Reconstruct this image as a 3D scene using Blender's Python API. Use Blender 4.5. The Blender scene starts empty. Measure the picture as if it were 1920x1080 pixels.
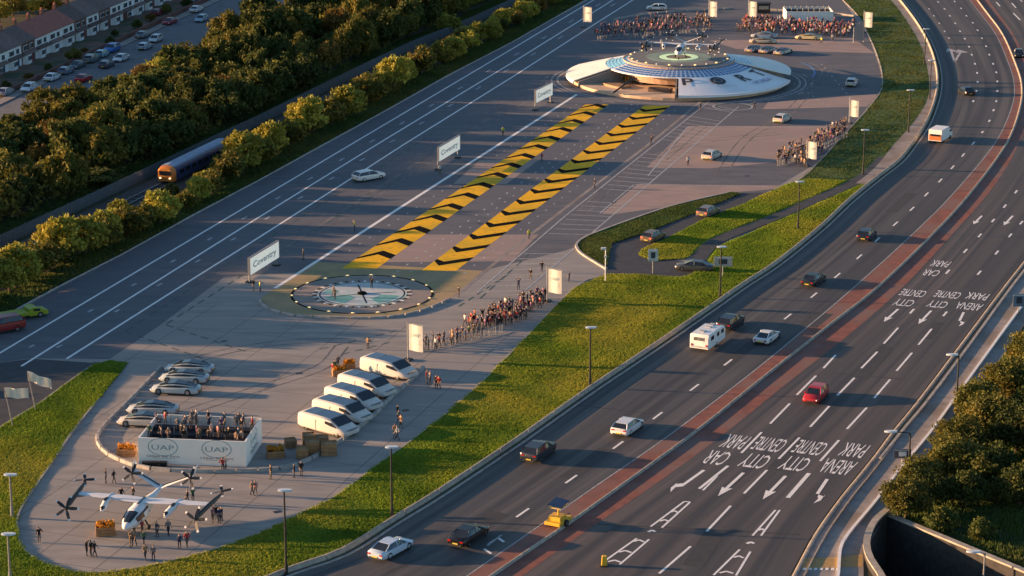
import bpy, bmesh, math, random
import numpy as np
from mathutils import Vector, Matrix
from mathutils.geometry import tessellate_polygon

# ------------------------------------------------------------------ camera, sky, sun, exposure
R = math.radians
rnd = random.Random(7)
SC = bpy.context.scene
COL = SC.collection
CAM_H, FPX, PITCH = 75.0, 4390.0, R(15.65)
cam = bpy.data.cameras.new('camera'); cam.sensor_width = 36; cam.lens = 36 * FPX / 1920
cam.clip_start = 1; cam.clip_end = 6000
camo = bpy.data.objects.new('camera', cam); COL.objects.link(camo)
camo.location = (0, 0, CAM_H); camo.rotation_euler = (math.pi / 2 - PITCH, 0, 0)
SC.camera = camo
SUN_EL, SUN_AZ = R(7.8), R(8.0)          # the light travels along +X, turned SUN_AZ towards -Y
LD = Vector((math.cos(SUN_AZ) * math.cos(SUN_EL), -math.sin(SUN_AZ) * math.cos(SUN_EL), -math.sin(SUN_EL)))
W = bpy.data.worlds.new('World'); SC.world = W; W.use_nodes = True
sky = W.node_tree.nodes.new('ShaderNodeTexSky'); sky.sky_type = 'NISHITA'; sky.sun_disc = False
sky.ozone_density = 2.6; sky.dust_density = 0.6; sky.sun_elevation = SUN_EL; sky.sun_rotation = math.atan2(-LD.x, -LD.y)
W.node_tree.links.new(sky.outputs[0], W.node_tree.nodes['Background'].inputs[0])
W.node_tree.nodes['Background'].inputs[1].default_value = 0.088
sun = bpy.data.lights.new('sun', 'SUN'); sun.energy = 5.0; sun.angle = R(0.55); sun.color = (1.0, 0.59, 0.30)
suno = bpy.data.objects.new('sun', sun); COL.objects.link(suno)
suno.rotation_euler = LD.to_track_quat('-Z', 'Y').to_euler()
SC.view_settings.view_transform = 'Standard'; SC.view_settings.look = 'None'
SC.view_settings.gamma = 1; SC.view_settings.use_curve_mapping = False
SC.view_settings.exposure = 1.62

# ------------------------------------------------------------------ helpers
def P(px, py, z=0.0):
    """a photo pixel -> the point where its ray meets the level z"""
    dx = (px - 960) / FPX; dy = (540 - py) / FPX
    d = Vector((dx, math.cos(PITCH) + dy * math.sin(PITCH), -math.sin(PITCH) + dy * math.cos(PITCH)))
    t = (z - CAM_H) / d.z
    return Vector((d.x * t, d.y * t, z))
def heading(a, b):
    v = P(*b) - P(*a); return math.atan2(v.y, v.x)
def spline(pix, step=2.0, z=0.0, world=False):
    pts = [Vector(p) for p in pix] if world else [P(x, y, z) for x, y in pix]
    pts = [pts[0] * 2 - pts[1]] + pts + [pts[-1] * 2 - pts[-2]]
    out = []
    for i in range(1, len(pts) - 2):
        a, b, c, d = pts[i - 1:i + 3]
        n = max(2, int((c - b).length / step))
        for k in range(n):
            t = k / n
            out.append(.5 * ((2 * b) + (c - a) * t + (2 * a - 5 * b + 4 * c - d) * t * t + (3 * b - a - 3 * c + d) * t ** 3))
    out.append(pts[-2]); return out
def resample(pl, n):
    L = [0]
    for a, b in zip(pl, pl[1:]): L.append(L[-1] + (b - a).length)
    out = []; j = 0
    for i in range(n):
        s = L[-1] * i / (n - 1)
        while j < len(L) - 2 and L[j + 1] < s: j += 1
        t = (s - L[j]) / max(1e-6, L[j + 1] - L[j]); out.append(pl[j].lerp(pl[j + 1], min(1, t)))
    return out
def plen(pl): return sum((b - a).length for a, b in zip(pl, pl[1:]))
def offset(pl, d):
    out = []
    for i, p in enumerate(pl):
        t = (pl[min(i + 1, len(pl) - 1)] - pl[max(i - 1, 0)]); t.z = 0; t.normalize()
        out.append(p + Vector((-t.y, t.x, 0)) * d)
    return out

MATS = {}
def mat(name, c1, c2=None, scale=1.0, rough=.8, detail=6, lo=.35, hi=.65, bump=0, bscale=None, metal=0, c3=None, s3=.1,
        stretch=None, uv=None, emit=0, trans=0, objcol=False, spec=.4, rand=0, alpha=1):
    """procedural material: two colours mixed by noise, a third by a larger noise"""
    if name in MATS: return MATS[name]
    m = bpy.data.materials.new(name); m.use_nodes = True; MATS[name] = m
    nt = m.node_tree; N = nt.nodes; L = nt.links; b = N['Principled BSDF']
    b.inputs['Roughness'].default_value = rough; b.inputs['Metallic'].default_value = metal
    b.inputs['Specular IOR Level'].default_value = spec
    c2 = c2 or tuple(x * .8 for x in c1)
    tc = N.new('ShaderNodeTexCoord'); src = tc.outputs['Object']
    if uv:
        mp = N.new('ShaderNodeMapping'); mp.inputs['Scale'].default_value = (uv[0], uv[1], 1); L.new(tc.outputs['UV'], mp.inputs[0]); src = mp.outputs[0]
    if stretch:
        mp = N.new('ShaderNodeMapping'); mp.inputs['Rotation'].default_value = (0, 0, stretch[0]); mp.inputs['Scale'].default_value = (stretch[1], stretch[2], 1)
        L.new(src, mp.inputs[0]); src = mp.outputs[0]
    def noise(s, d=detail):
        n = N.new('ShaderNodeTexNoise'); n.inputs['Scale'].default_value = s; n.inputs['Detail'].default_value = d
        L.new(src, n.inputs['Vector']); return n.outputs['Fac']
    def ramp(f, a, c):
        r = N.new('ShaderNodeMapRange'); r.inputs[1].default_value = a; r.inputs[2].default_value = c; L.new(f, r.inputs[0]); return r.outputs[0]
    def mix(f, a, c):
        x = N.new('ShaderNodeMix'); x.data_type = 'RGBA'
        L.new(f, x.inputs[0])
        for i, v in ((6, a), (7, c)):
            if isinstance(v, tuple): x.inputs[i].default_value = (*v, 1)
            else: L.new(v, x.inputs[i])
        return x.outputs[2]
    if objcol:
        oi = N.new('ShaderNodeObjectInfo'); col = oi.outputs['Color']
        if c2 != c1:
            mu = N.new('ShaderNodeMix'); mu.data_type = 'RGBA'; mu.blend_type = 'MULTIPLY'; mu.inputs[0].default_value = 1
            L.new(col, mu.inputs[6]); L.new(mix(ramp(noise(scale), lo, hi), c1, c2), mu.inputs[7]); col = mu.outputs[2]
    else:
        col = mix(ramp(noise(scale), lo, hi), c1, c2)
    if c3: col = mix(ramp(noise(s3, 4), .45, .62), col, c3)
    if rand:
        oi = N.new('ShaderNodeObjectInfo'); hs = N.new('ShaderNodeHueSaturation')
        r1 = N.new('ShaderNodeMapRange'); r1.inputs[3].default_value = 1 - rand; r1.inputs[4].default_value = 1 + rand
        L.new(oi.outputs['Random'], r1.inputs[0]); L.new(r1.outputs[0], hs.inputs['Value']); L.new(col, hs.inputs['Color']); col = hs.outputs[0]
    L.new(col, b.inputs['Base Color'])
    if bump:
        bp = N.new('ShaderNodeBump'); bp.inputs['Strength'].default_value = bump; bp.inputs['Distance'].default_value = .05
        L.new(noise(bscale or scale * 4), bp.inputs['Height']); L.new(bp.outputs[0], b.inputs['Normal'])
    if emit:
        b.inputs['Emission Strength'].default_value = emit; L.new(col, b.inputs['Emission Color'])
    if alpha < 1: b.inputs['Alpha'].default_value = alpha
    if trans:
        t = N.new('ShaderNodeBsdfTranslucent'); L.new(col, t.inputs[0]); ms = N.new('ShaderNodeMixShader'); ms.inputs[0].default_value = trans
        L.new(b.outputs[0], ms.inputs[1]); L.new(t.outputs[0], ms.inputs[2]); L.new(ms.outputs[0], N['Material Output'].inputs[0])
    return m

class MB:
    def __init__(s): s.v = []; s.f = []; s.m = []
    def add(s, vs, fs, mi=0):
        o = len(s.v); s.v += [tuple(v) for v in vs]; s.f += [tuple(i + o for i in f) for f in fs]; s.m += [mi] * len(fs); return s
    def box(s, c, d, mi=0, rz=0, taper=1.0):
        x, y, z = (q / 2 for q in d); cr, sr = math.cos(rz), math.sin(rz); vs = []
        for sz in (-1, 1):
            k = taper if sz > 0 else 1
            for sx, sy in ((-1, -1), (1, -1), (1, 1), (-1, 1)):
                a, b = sx * x * k, sy * y * k
                vs.append((c[0] + a * cr - b * sr, c[1] + a * sr + b * cr, c[2] + sz * z))
        return s.add(vs, [(0, 3, 2, 1), (4, 5, 6, 7), (0, 1, 5, 4), (1, 2, 6, 5), (2, 3, 7, 6), (3, 0, 4, 7)], mi)
    def loft(s, secs, mi=0, cap=True, closed=True):
        n = len(secs[0]); vs = [v for q in secs for v in q]; fs = []
        for i in range(len(secs) - 1):
            for k in range(n if closed else n - 1):
                j = (k + 1) % n; fs.append((i * n + k, i * n + j, (i + 1) * n + j, (i + 1) * n + k))
        if cap: fs += [tuple(range(n - 1, -1, -1)), tuple((len(secs) - 1) * n + k for k in range(n))]
        return s.add(vs, fs, mi)
    def tube(s, pts, rad, n=8, mi=0, cap=True):
        pts = [Vector(p) for p in pts]
        if not isinstance(rad, (list, tuple)): rad = [rad] * len(pts)
        secs = []
        for i, p in enumerate(pts):
            t = (pts[min(i + 1, len(pts) - 1)] - pts[max(0, i - 1)]).normalized()
            u = t.orthogonal() if abs(t.z) > .9 else t.cross(Vector((0, 0, 1)))
            if abs(t.z) > .9: u = t.cross(Vector((0, 1, 0)))
            u.normalize(); w = t.cross(u)
            secs.append([p + (u * math.cos(2 * math.pi * k / n) + w * math.sin(2 * math.pi * k / n)) * rad[i] for k in range(n)])
        return s.loft(secs, mi, cap)
    def prism(s, pts, z0, z1, mi=0):
        n = len(pts)
        vs = [(p[0], p[1], z0) for p in pts] + [(p[0], p[1], z1) for p in pts]
        tri = tessellate_polygon([[Vector((p[0], p[1], 0)) for p in pts]])
        fs = [tuple(q + n for q in t) for t in tri] + [tuple(reversed(t)) for t in tri] + [(k, (k + 1) % n, (k + 1) % n + n, k + n) for k in range(n)]
        return s.add(vs, fs, mi)
    def ring(s, c, r0, r1, z0, z1, n=48, mi=0, a0=0, a1=2 * math.pi):
        full = abs(a1 - a0 - 2 * math.pi) < 1e-4; secs = []
        for k in range(n if full else n + 1):
            a = a0 + (a1 - a0) * k / n; ca, sa = math.cos(a), math.sin(a)
            secs.append([(c[0] + r * ca, c[1] + r * sa, z) for r, z in ((r0, z0[0] if isinstance(z0, tuple) else z0), (r1, z0[1] if isinstance(z0, tuple) else z0), (r1, z1[1] if isinstance(z1, tuple) else z1), (r0, z1[0] if isinstance(z1, tuple) else z1))])
        if full: secs.append(secs[0])
        return s.loft(secs, mi, not full)
    def ell(s, c, r, mi=0, n=10, m=6):
        secs = []
        for i in range(m + 1):
            a = -math.pi / 2 + math.pi * (i + .001) / (m + .002)
            secs.append([(c[0] + r[0] * math.cos(a) * math.cos(2 * math.pi * k / n), c[1] + r[1] * math.cos(a) * math.sin(2 * math.pi * k / n), c[2] + r[2] * math.sin(a)) for k in range(n)])
        return s.loft(secs, mi)
    def xf(s, M): s.v = [tuple(M @ Vector(v)) for v in s.v]; return s
    def mesh(s, name, mats, smooth=False, bevel=0):
        me = bpy.data.meshes.new(name); me.from_pydata(s.v, [], s.f)
        for m in (mats if isinstance(mats, (list, tuple)) else [mats]): me.materials.append(m)
        me.polygons.foreach_set('material_index', s.m)
        bm = bmesh.new(); bm.from_mesh(me)
        bmesh.ops.recalc_face_normals(bm, faces=bm.faces)
        if bevel: bmesh.ops.bevel(bm, geom=list(bm.edges), offset=bevel, segments=2, affect='EDGES', profile=.6, clamp_overlap=True)
        bm.to_mesh(me); bm.free()
        if smooth:
            me.polygons.foreach_set('use_smooth', [True] * len(me.polygons))
            try: me.set_sharp_from_angle(angle=R(38))
            except Exception: pass
        return me
    def build(s, name, mats, parent=None, smooth=False, bevel=0):
        return link(name, s.mesh(name, mats, smooth, bevel), parent)
def link(name, me, parent=None):
    o = bpy.data.objects.new(name, me); COL.objects.link(o); o.parent = parent; return o
def thing(name, label, cat, loc=(0, 0, 0), rz=0, group=None):
    o = bpy.data.objects.new(name, None); COL.objects.link(o); o.location = loc; o.rotation_euler = (0, 0, rz); o.empty_display_size = .3
    return tag(o, label, cat, group)
def tag(o, label, cat, group=None):
    o['label'] = label; o['category'] = cat
    if group: o['group'] = group
    return o
def struct(o, kind='structure'): o['kind'] = kind; return o
def dup(root, loc, rz=0, label=None, group=None, parent=None, color=None, scale=None):
    r = root.copy(); COL.objects.link(r); r.parent = parent
    if parent is None: r.location = loc; r.rotation_euler = (0, 0, rz)
    if scale: r.scale = scale
    if label: r['label'] = label
    if group: r['group'] = group
    if color: r.color = (*color, 1)
    for ch in KIDS.get(root.name, root.children): 
        c = ch.copy(); COL.objects.link(c); c.parent = r
        if color: c.color = (*color, 1)
        for g in KIDS.get(ch.name, ch.children):
            d = g.copy(); COL.objects.link(d); d.parent = c
            if color: d.color = (*color, 1)
    return r
KIDS = {}
def freeze(root):
    """remember the parts of a prototype so that copying stays fast"""
    KIDS[root.name] = list(root.children)
    for c in root.children: KIDS[c.name] = list(c.children)
    return root
def polymesh(name, pts, z, material, parent=None, holes=()):
    rings = [[Vector((p[0], p[1], 0)) for p in pts]] + [[Vector((p[0], p[1], 0)) for p in h] for h in holes]
    flat = [v for r_ in rings for v in r_]; mb = MB()
    mb.add([(v.x, v.y, z) for v in flat], [tuple(t) for t in tessellate_polygon(rings)])
    o = mb.build(name, material, parent)
    for p in o.data.polygons:
        if p.normal.z < 0: p.flip()
    return o
def ribbon(name, A, B, z, material, parent=None, n=None):
    n = n or int(max(plen(A), plen(B)) / 2) + 2
    A, B = resample(A, n), resample(B, n); mb = MB()
    mb.add([(p.x, p.y, z) for p in A] + [(p.x, p.y, z) for p in B], [(i, i + 1, n + i + 1, n + i) for i in range(n - 1)])
    o = mb.build(name, material, parent)
    uv = o.data.uv_layers.new(name='UVMap'); L_ = plen(A); w_ = sum((a - b).length for a, b in zip(A, B)) / n
    for lp in o.data.loops:
        i = lp.vertex_index; uv.data[lp.index].uv = ((0 if i < n else w_), (i % n) / (n - 1) * L_)
    if o.data.polygons[0].normal.z < 0:
        for p in o.data.polygons: p.flip()
    return o
def wall_strip(mb, pl, prof, mi=0):
    """sweep a profile [(lateral, z)] along a ground polyline"""
    secs = []
    for i, p in enumerate(pl):
        t = (pl[min(i + 1, len(pl) - 1)] - pl[max(i - 1, 0)]); t.z = 0; t.normalize(); nrm = Vector((-t.y, t.x, 0))
        secs.append([(p.x + nrm.x * a, p.y + nrm.y * a, p.z + z) for a, z in prof])
    mb.loft(secs, mi); return mb
def text_mesh(s, name, w, h, material, thick=0.0, bold=0.0):
    cu = bpy.data.curves.new('t', 'FONT'); cu.body = s; cu.align_x = 'CENTER'; cu.align_y = 'CENTER'; cu.extrude = thick; cu.offset = bold; cu.resolution_u = 2
    o = bpy.data.objects.new('t', cu); COL.objects.link(o)
    dg = bpy.context.evaluated_depsgraph_get(); me = bpy.data.meshes.new_from_object(o.evaluated_get(dg)); me.name = name
    bpy.data.objects.remove(o)
    vs = np.empty(len(me.vertices) * 3); me.vertices.foreach_get('co', vs); vs = vs.reshape(-1, 3)
    mn, mx = vs.min(0), vs.max(0); vs[:, 0] = (vs[:, 0] - (mn[0] + mx[0]) / 2) / (mx[0] - mn[0]) * w
    vs[:, 1] = (vs[:, 1] - (mn[1] + mx[1]) / 2) / (mx[1] - mn[1]) * h
    me.vertices.foreach_set('co', vs.ravel()); me.materials.clear(); me.materials.append(material); me.update(); return me
# ------------------------------------------------------------------ materials of the setting
M_earth = mat('scrub_earth', (.045, .05, .02), (.02, .028, .012), .25, .95, c3=(.06, .05, .028), s3=.05, bump=.6, bscale=2)
M_apron = mat('forecourt_paving', (.325, .287, .25), (.225, .205, .187), .55, .8, stretch=(R(6), .35, 1.3), lo=.34, hi=.66, c3=(.262, .238, .215), s3=.09, bump=.25, bscale=9)
M_tarmac = mat('shade_tinted_tarmac', (.125, .122, .13), (.082, .085, .098), .5, .78, stretch=(R(6), .4, 1.2), lo=.32, hi=.68, c3=(.10, .10, .112), s3=.06, bump=.25, bscale=9)  # tree shade over the upper apron put into a dark bluish colour
M_pink = mat('pink_paving_sun', (.36, .255, .21), (.25, .19, .165), .6, .8, stretch=(R(6), .4, 1.2), lo=.3, hi=.7, c3=(.29, .215, .185), s3=.12)  # pink paving of the bays; also paints sunlit strips on the runway
M_road = mat('road_asphalt', (.105, .093, .086), (.04, .04, .043), 1.0, .72, uv=(.8, .012), detail=5, lo=.38, hi=.58, c3=(.062, .06, .062), s3=.45, bump=.15, bscale=20)
M_road2 = mat('road_asphalt_worn', (.11, .09, .08), (.044, .042, .044), 1.0, .72, uv=(.8, .012), detail=5, lo=.38, hi=.58, c3=(.07, .063, .06), s3=.45, bump=.15, bscale=20)
M_patch = mat('asphalt_repair', (.036, .037, .04), (.05, .05, .052), 1.5, .85)
M_dark = mat('dark_asphalt', (.05, .05, .055), (.035, .036, .04), .8, .8, bump=.2, bscale=9)
M_red = mat('red_surfacing', (.25, .085, .058), (.165, .065, .048), .7, .85, c3=(.19, .105, .085), s3=.15, bump=.3, bscale=8)
M_white = mat('road_paint', (.82, .80, .76), (.66, .64, .61), 3, .7, lo=.3, hi=.75)
M_dim = mat('worn_paint', (.46, .46, .46), (.24, .24, .24), 2.2, .8, lo=.35, hi=.7)
M_yel = mat('yellow_paint', (.88, .46, .02), (.42, .26, .05), 1.6, .8, spec=.08, lo=.5, hi=.78, c3=(.62, .38, .03), s3=.22)
M_blk = mat('black_paint', (.006, .006, .006), (.012, .012, .012), 2, .95, spec=.03)
M_grass = mat('grass_ground', (.12, .19, .02), (.07, .13, .015), .3, .95, spec=.1, c3=(.16, .19, .03), s3=.11, bump=.9, bscale=3)
M_blade = mat('grass_blades', (.23, .305, .028), (.12, .20, .02), .16, .85, lo=.36, hi=.64, spec=.15, c3=(.34, .33, .045), s3=.055, trans=.35)
M_blade2 = mat('shade_dark_blades', (.08, .12, .02), (.05, .085, .015), .35, .8, c3=(.10, .11, .02), s3=.07, trans=.3)  # dark blades; on the upper verge the shade is put into this colour
M_conc = mat('barrier_concrete', (.42, .36, .29), (.30, .26, .21), 1.5, .85, bump=.2)
M_pave = mat('paving', (.30, .26, .235), (.22, .195, .18), .9, .85, c3=(.2, .16, .13), s3=.2, bump=.2)
M_tact = mat('tactile_paving', (.42, .27, .10), (.32, .2, .08), 2.5, .85)
M_brown = mat('dead_verge', (.13, .09, .05), (.08, .065, .04), 1.2, .95, c3=(.07, .075, .03), s3=.3, bump=.6)
M_kerb = mat('kerb_stone', (.40, .37, .33), (.28, .26, .24), 1.5, .85)
M_ball = mat('ballast', (.09, .075, .065), (.045, .04, .04), 3, .95, bump=.8, bscale=10)
M_steel = mat('galvanised', (.35, .36, .37), (.25, .26, .27), 2, .45, metal=.7)
M_darkm = mat('dark_metal', (.02, .02, .022), (.03, .03, .03), 2, .5, metal=.3)
M_bark = mat('bark', (.09, .06, .04), (.05, .035, .025), 3, .95, bump=.6)

# ------------------------------------------------------------------ ground with the cutting of the lower road
cut_l = [(1663, 972), (1642, 990), (1629, 1013), (1624, 1038), (1631, 1064), (1648, 1090), (1675, 1140)]
cut_r = [(1663, 972), (1790, 1025), (1920, 1079), (2060, 1136)]
CL, CR = spline(cut_l, 1.2), [P(x, y) for x, y in cut_r]
hole = CL + [P(2060, 1140)] + list(reversed(CR[1:]))
ground = struct(polymesh('ground', [(-1500, 60), (1500, 60), (1500, 3500), (-1500, 3500)], 0, M_earth, holes=[hole]))
lower = struct(polymesh('lower_road', [(18, 100), (90, 100), (90, 260), (18, 260)], -5.0, M_dark))

# ------------------------------------------------------------------ forecourt (one asphalt sheet from the tree belt to the verge)
RE = [(-260, 725), (-110, 652), (0, 599), (57, 567), (107, 540), (225, 480), (375, 397), (480, 342), (610, 270), (720, 210), (840, 142), (960, 80), (1087, 7), (1230, -75)]
ROADEDGE = [P(*q) for q in RE]
apron_right = [(1540, -75), (1580, 0), (1610, 32), (1630, 70), (1645, 105), (1654, 140), (1652, 170), (1627, 205), (1600, 235), (1572, 265), (1535, 305), (1500, 337), (1440, 362), (1460, 460), (1300, 540), (1135, 516), (1077, 541),
               (960, 661), (890, 730), (795, 810), (705, 875), (630, 932), (575, 960), (480, 1005), (350, 1047), (250, 1069), (185, 1075), (125, 1071), (82, 1057), (50, 1037), (36, 1015), (31, 985), (37, 960), (57, 927), (95, 872), (140, 805), (187, 747), (240, 681), (205, 676), (100, 690), (0, 770), (-110, 830), (-330, 950)]
apron = struct(polymesh('forecourt', [P(*q) for q in RE + apron_right], .02, M_apron))
tarmac = struct(polymesh('shade_tinted_apron', [P(*q) for q in [(-260, 727), (-110, 654), (0, 601), (107, 542), (375, 399), (610, 272), (840, 144), (1087, 9), (1230, -73), (1540, -73), (1580, 1), (1630, 71), (1653, 140), (1651, 170), (1600, 235), (1535, 304), (1440, 360), (1082, 462), (1060, 470), (905, 508), (640, 506), (420, 520), (300, 610), (205, 674), (60, 672), (-70, 690)]], .024, M_tarmac))  # separate sheet carrying the tree shade in its colour
for q in ([(1290, 237), (1595, 236), (1450, 305), (1330, 316), (1213, 314)], [(1195, 346), (1470, 348), (1440, 356), (1370, 361), (1260, 387), (1150, 402), (1128, 401)], [(1330, 76), (1600, 72), (1640, 100), (1380, 92)], [(1440, 192), (1650, 176), (1625, 200), (1430, 205)], [(900, 300), (1010, 300), (950, 345), (850, 345)], [(740, 440), (1010, 440), (960, 490), (690, 492)]):  # large bays are pink paving; the remaining strips paint sunlit ground in colour
    polymesh('paving_sun_patch', [P(*p) for p in q], .0255, M_pink, tarmac)
side_road = struct(polymesh('side_road', [P(*q) for q in [(-330, 950), (-260, 725), (-70, 690), (60, 673), (180, 681), (200, 679), (100, 740), (25, 788), (-120, 880)]], .026, M_dark))

# grass between the forecourt and the dual carriageway
E1 = spline([(420, 1135), (545, 1080), (652, 1042), (755, 978), (830, 932), (965, 842), (1012, 809), (1122, 731), (1198, 680), (1322, 595), (1400, 540), (1465, 497), (1545, 432), (1600, 380), (1652, 337), (1695, 303), (1722, 268), (1750, 222), (1766, 162), (1758, 107), (1733, 55), (1692, 0), (1630, -70)])
CB = spline([(840, 1138), (960, 1055), (1067, 982), (1200, 887), (1305, 810), (1440, 702), (1547, 617), (1645, 540), (1747, 442), (1820, 362), (1887, 270), (1912, 205), (1916, 162), (1905, 122), (1880, 65), (1845, 17), (1780, -70)])
RL = spline([(795, 1138), (905, 1062), (1000, 996), (1115, 915), (1255, 818), (1408, 702), (1508, 620), (1602, 540), (1710, 442), (1790, 362), (1866, 270), (1897, 205), (1903, 162), (1893, 122), (1868, 65), (1832, 17), (1766, -70)])
RR = spline([(900, 1138), (1015, 1055), (1120, 982), (1245, 897), (1360, 812), (1480, 716), (1595, 625), (1697, 535), (1790, 435), (1862, 352), (1907, 277), (1932, 205), (1936, 162), (1925, 122), (1901, 65), (1866, 17), (1800, -70)])
E2 = spline([(1450, 1138), (1482, 1079), (1525, 1000), (1575, 930), (1604, 895), (1640, 850), (1668, 812), (1715, 755), (1795, 650), (1878, 540), (1925, 480), (2000, 380), (2055, 280), (2090, 180), (2080, 90), (2040, 10), (1960, -70)])
VERGE_L = [P(*q) for q in [(1540, -75), (1580, 0), (1610, 32), (1630, 70), (1645, 105), (1654, 140), (1652, 170), (1627, 205), (1600, 235), (1572, 265), (1535, 305), (1500, 337), (1440, 362), (1395, 383), (1310, 418), (1255, 446), (1205, 468), (1197, 480), (1225, 490), (1285, 486), (1310, 471), (1440, 411), (1440, 424), (1335, 468), (1318, 490), (1300, 515), (1278, 521), (1200, 516), (1135, 516), (1077, 541),
               (960, 661), (890, 730), (795, 810), (705, 875), (630, 932), (575, 960), (480, 1005), (350, 1047), (250, 1069), (185, 1075), (125, 1071), (82, 1057), (50, 1037), (36, 1015), (31, 985), (37, 960), (57, 927), (95, 872), (140, 805), (187, 747), (240, 681), (205, 677), (175, 686), (125, 720), (75, 757), (25, 787), (-40, 830), (-120, 885), (-200, 1140)]]
barrier_l = offset(E1, 1.1)
verge_poly = VERGE_L + barrier_l
ysp = P(0, 341).y
up_l = VERGE_L[:12]; up_b = [p for p in barrier_l if p.y > ysp]; lo_b = [p for p in barrier_l if p.y <= ysp]
verge_up = up_l + [lo_b[-1]] + up_b; verge_poly = VERGE_L[11:] + lo_b
M_shadegrass = mat('shade_tinted_grass', (.05, .10, .014), (.035, .075, .012), .5, .95, c3=(.065, .11, .016), s3=.07, bump=.7, bscale=3)  # shade of the upper verge put into a darker green
verge = struct(polymesh('grass_verge', verge_poly, .10, M_grass)); struct(polymesh('grass_verge', verge_up, .10, M_shadegrass))
isl = [(1390, 364), (1370, 362), (1260, 388), (1160, 422), (1100, 445), (1082, 458), (1082, 466), (1092, 478), (1137, 506), (1140, 482), (1147, 458), (1210, 438), (1297, 403)]
ISL = [P(*q) for q in isl]
island = struct(polymesh('grass_island', ISL, .14, M_grass))
slip = struct(polymesh('slip_road', [P(*q) for q in [(1440, 362), (1390, 362), (1295, 402), (1208, 437), (1145, 457), (1138, 482), (1135, 516), (1290, 522), (1325, 500), (1200, 475), (1255, 445), (1395, 383)]], .06, M_dark))
lane = spline([(1300, 505), (1315, 480), (1345, 452), (1440, 414), (1515, 382), (1617, 335), (1660, 296)])
footpath = struct(ribbon('footpath', offset(lane, 1.0), offset(lane, -1.0), .128, M_dark))
fw = spline([(1605, 345), (1640, 316), (1680, 268), (1712, 232), (1738, 190), (1742, 150), (1728, 90), (1700, 40), (1670, 0), (1610, -70)])
footway = struct(ribbon('footway', fw, [p for p in offset(E1, .6) if p.y > P(0, 350).y], .132, M_pave))

# kerb lines
def kerb(name, pl, w=.16, h=.15, parent=None, material=None):
    mb = MB(); wall_strip(mb, pl, [(-w / 2, 0.0), (w / 2, 0.0), (w / 2, h), (-w / 2, h)]); return mb.build(name, material or M_kerb, parent)
kb = [P(*q) for q in apron_right]
kerb('kerb', spline(apron_right[1:13]), parent=verge)
kerb('kerb', spline(apron_right[15:37]), parent=verge)
kerb('kerb', spline(isl[1:9]), w=.3, h=.24, parent=island)
kerb('kerb', spline([(205, 677), (175, 686), (125, 720), (75, 757), (25, 787), (-40, 830)]), parent=verge)
kerb('kerb', ROADEDGE, parent=apron)

# dual carriageway
carr_l = struct(ribbon('carriageway', E1, RL, .03, M_road))
carr_r = struct(ribbon('carriageway', RR, E2, .03, M_road2))
reserve = struct(ribbon('central_reservation', RL, RR, .034, M_red))
strip = struct(ribbon('verge_strip', barrier_l, E1, .05, M_brown))
kerb('kerb', E1, w=.2, h=.14, parent=carr_l)
def barrier(name, pl, h, label, w=.5, rail=False):
    o = thing(name, label, 'barrier', pl[0])
    mb = MB(); q = [p - pl[0] for p in pl]
    seg = 4; n = int(plen(q) / 6) ; q2 = resample(q, n * 3 + 1)
    for i in range(n):
        part = q2[i * 3:i * 3 + 4]; mb = MB()
        a = part[0].lerp(part[1], .015); part = [a] + part[1:3] + [part[3].lerp(part[2], .015)]
        wall_strip(mb, part, [(-w / 2, 0), (w / 2, 0), (w / 2, h * .3), (w * .22, h * .55), (w * .17, h), (-w * .17, h), (-w * .22, h * .55), (-w / 2, h * .3)])
        if i < 280: mb.build('barrier_block', M_conc, o)
    return o
barrier('concrete_barrier', offset(E1, .75), .5, 'low concrete barrier along the grass verge beside the road', .42)
barrier('concrete_barrier', CB, .24, 'pale concrete barrier down the middle of the red reservation', .36)
barrier('concrete_barrier', offset(E2, -.35), .17, 'low concrete barrier between the road and the paved cycle path', .42)
kerb('barrier_rail', [p + Vector((0, 0, .06)) for p in offset(E2, -1.15)], w=.1, h=.14, parent=carr_r, material=M_conc)

# ------------------------------------------------------------------ right-hand path
Wl = spline([(1560, 1138), (1572, 1078), (1575, 1035), (1590, 1005), (1640, 945), (1680, 892), (1710, 855), (1747, 810), (1790, 750), (1840, 680), (1915, 577), (1990, 480), (2080, 350)])
Vl = spline([(1620, 1138), (1622, 1040), (1655, 980), (1700, 920), (1772, 802), (1810, 760), (1875, 675), (1925, 604), (2010, 500), (2100, 370)])
E2p = offset([p for p in E2 if p.y < P(0, 350).y], -.6)
path = struct(ribbon('cycle_path', E2p, Wl, .05, M_pave))
path2 = struct(ribbon('footpath', Wl, Vl, .054, M_pave))
mb = MB(); wall_strip(mb, Wl, [(-.13, .05), (.13, .05), (.13, .26), (-.13, .26)]); mb.build('kerb', M_white, path)
mid = spline([(1650, 862), (1700, 800), (1740, 752), (1820, 645), (1900, 535), (1990, 420), (2080, 290)])
brown = struct(ribbon('dead_verge', [p for p in E2p if p.y > P(0, 862).y], mid, .07, M_brown))
kerb('kerb', mid, w=.25, h=.22, parent=path)
struct(polymesh('tactile_paving', [P(*q) for q in [(1508, 1048), (1570, 1046), (1618, 1040), (1618, 1064), (1572, 1065), (1502, 1068)]], .062, M_tact))
for k in range(7):
    a = 1506 + k * 10.5; polymesh('give_way_block', [P(a, 1066), P(a + 6, 1066), P(a + 5, 1070), P(a - 1, 1070)], .068, M_white, path)

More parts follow.
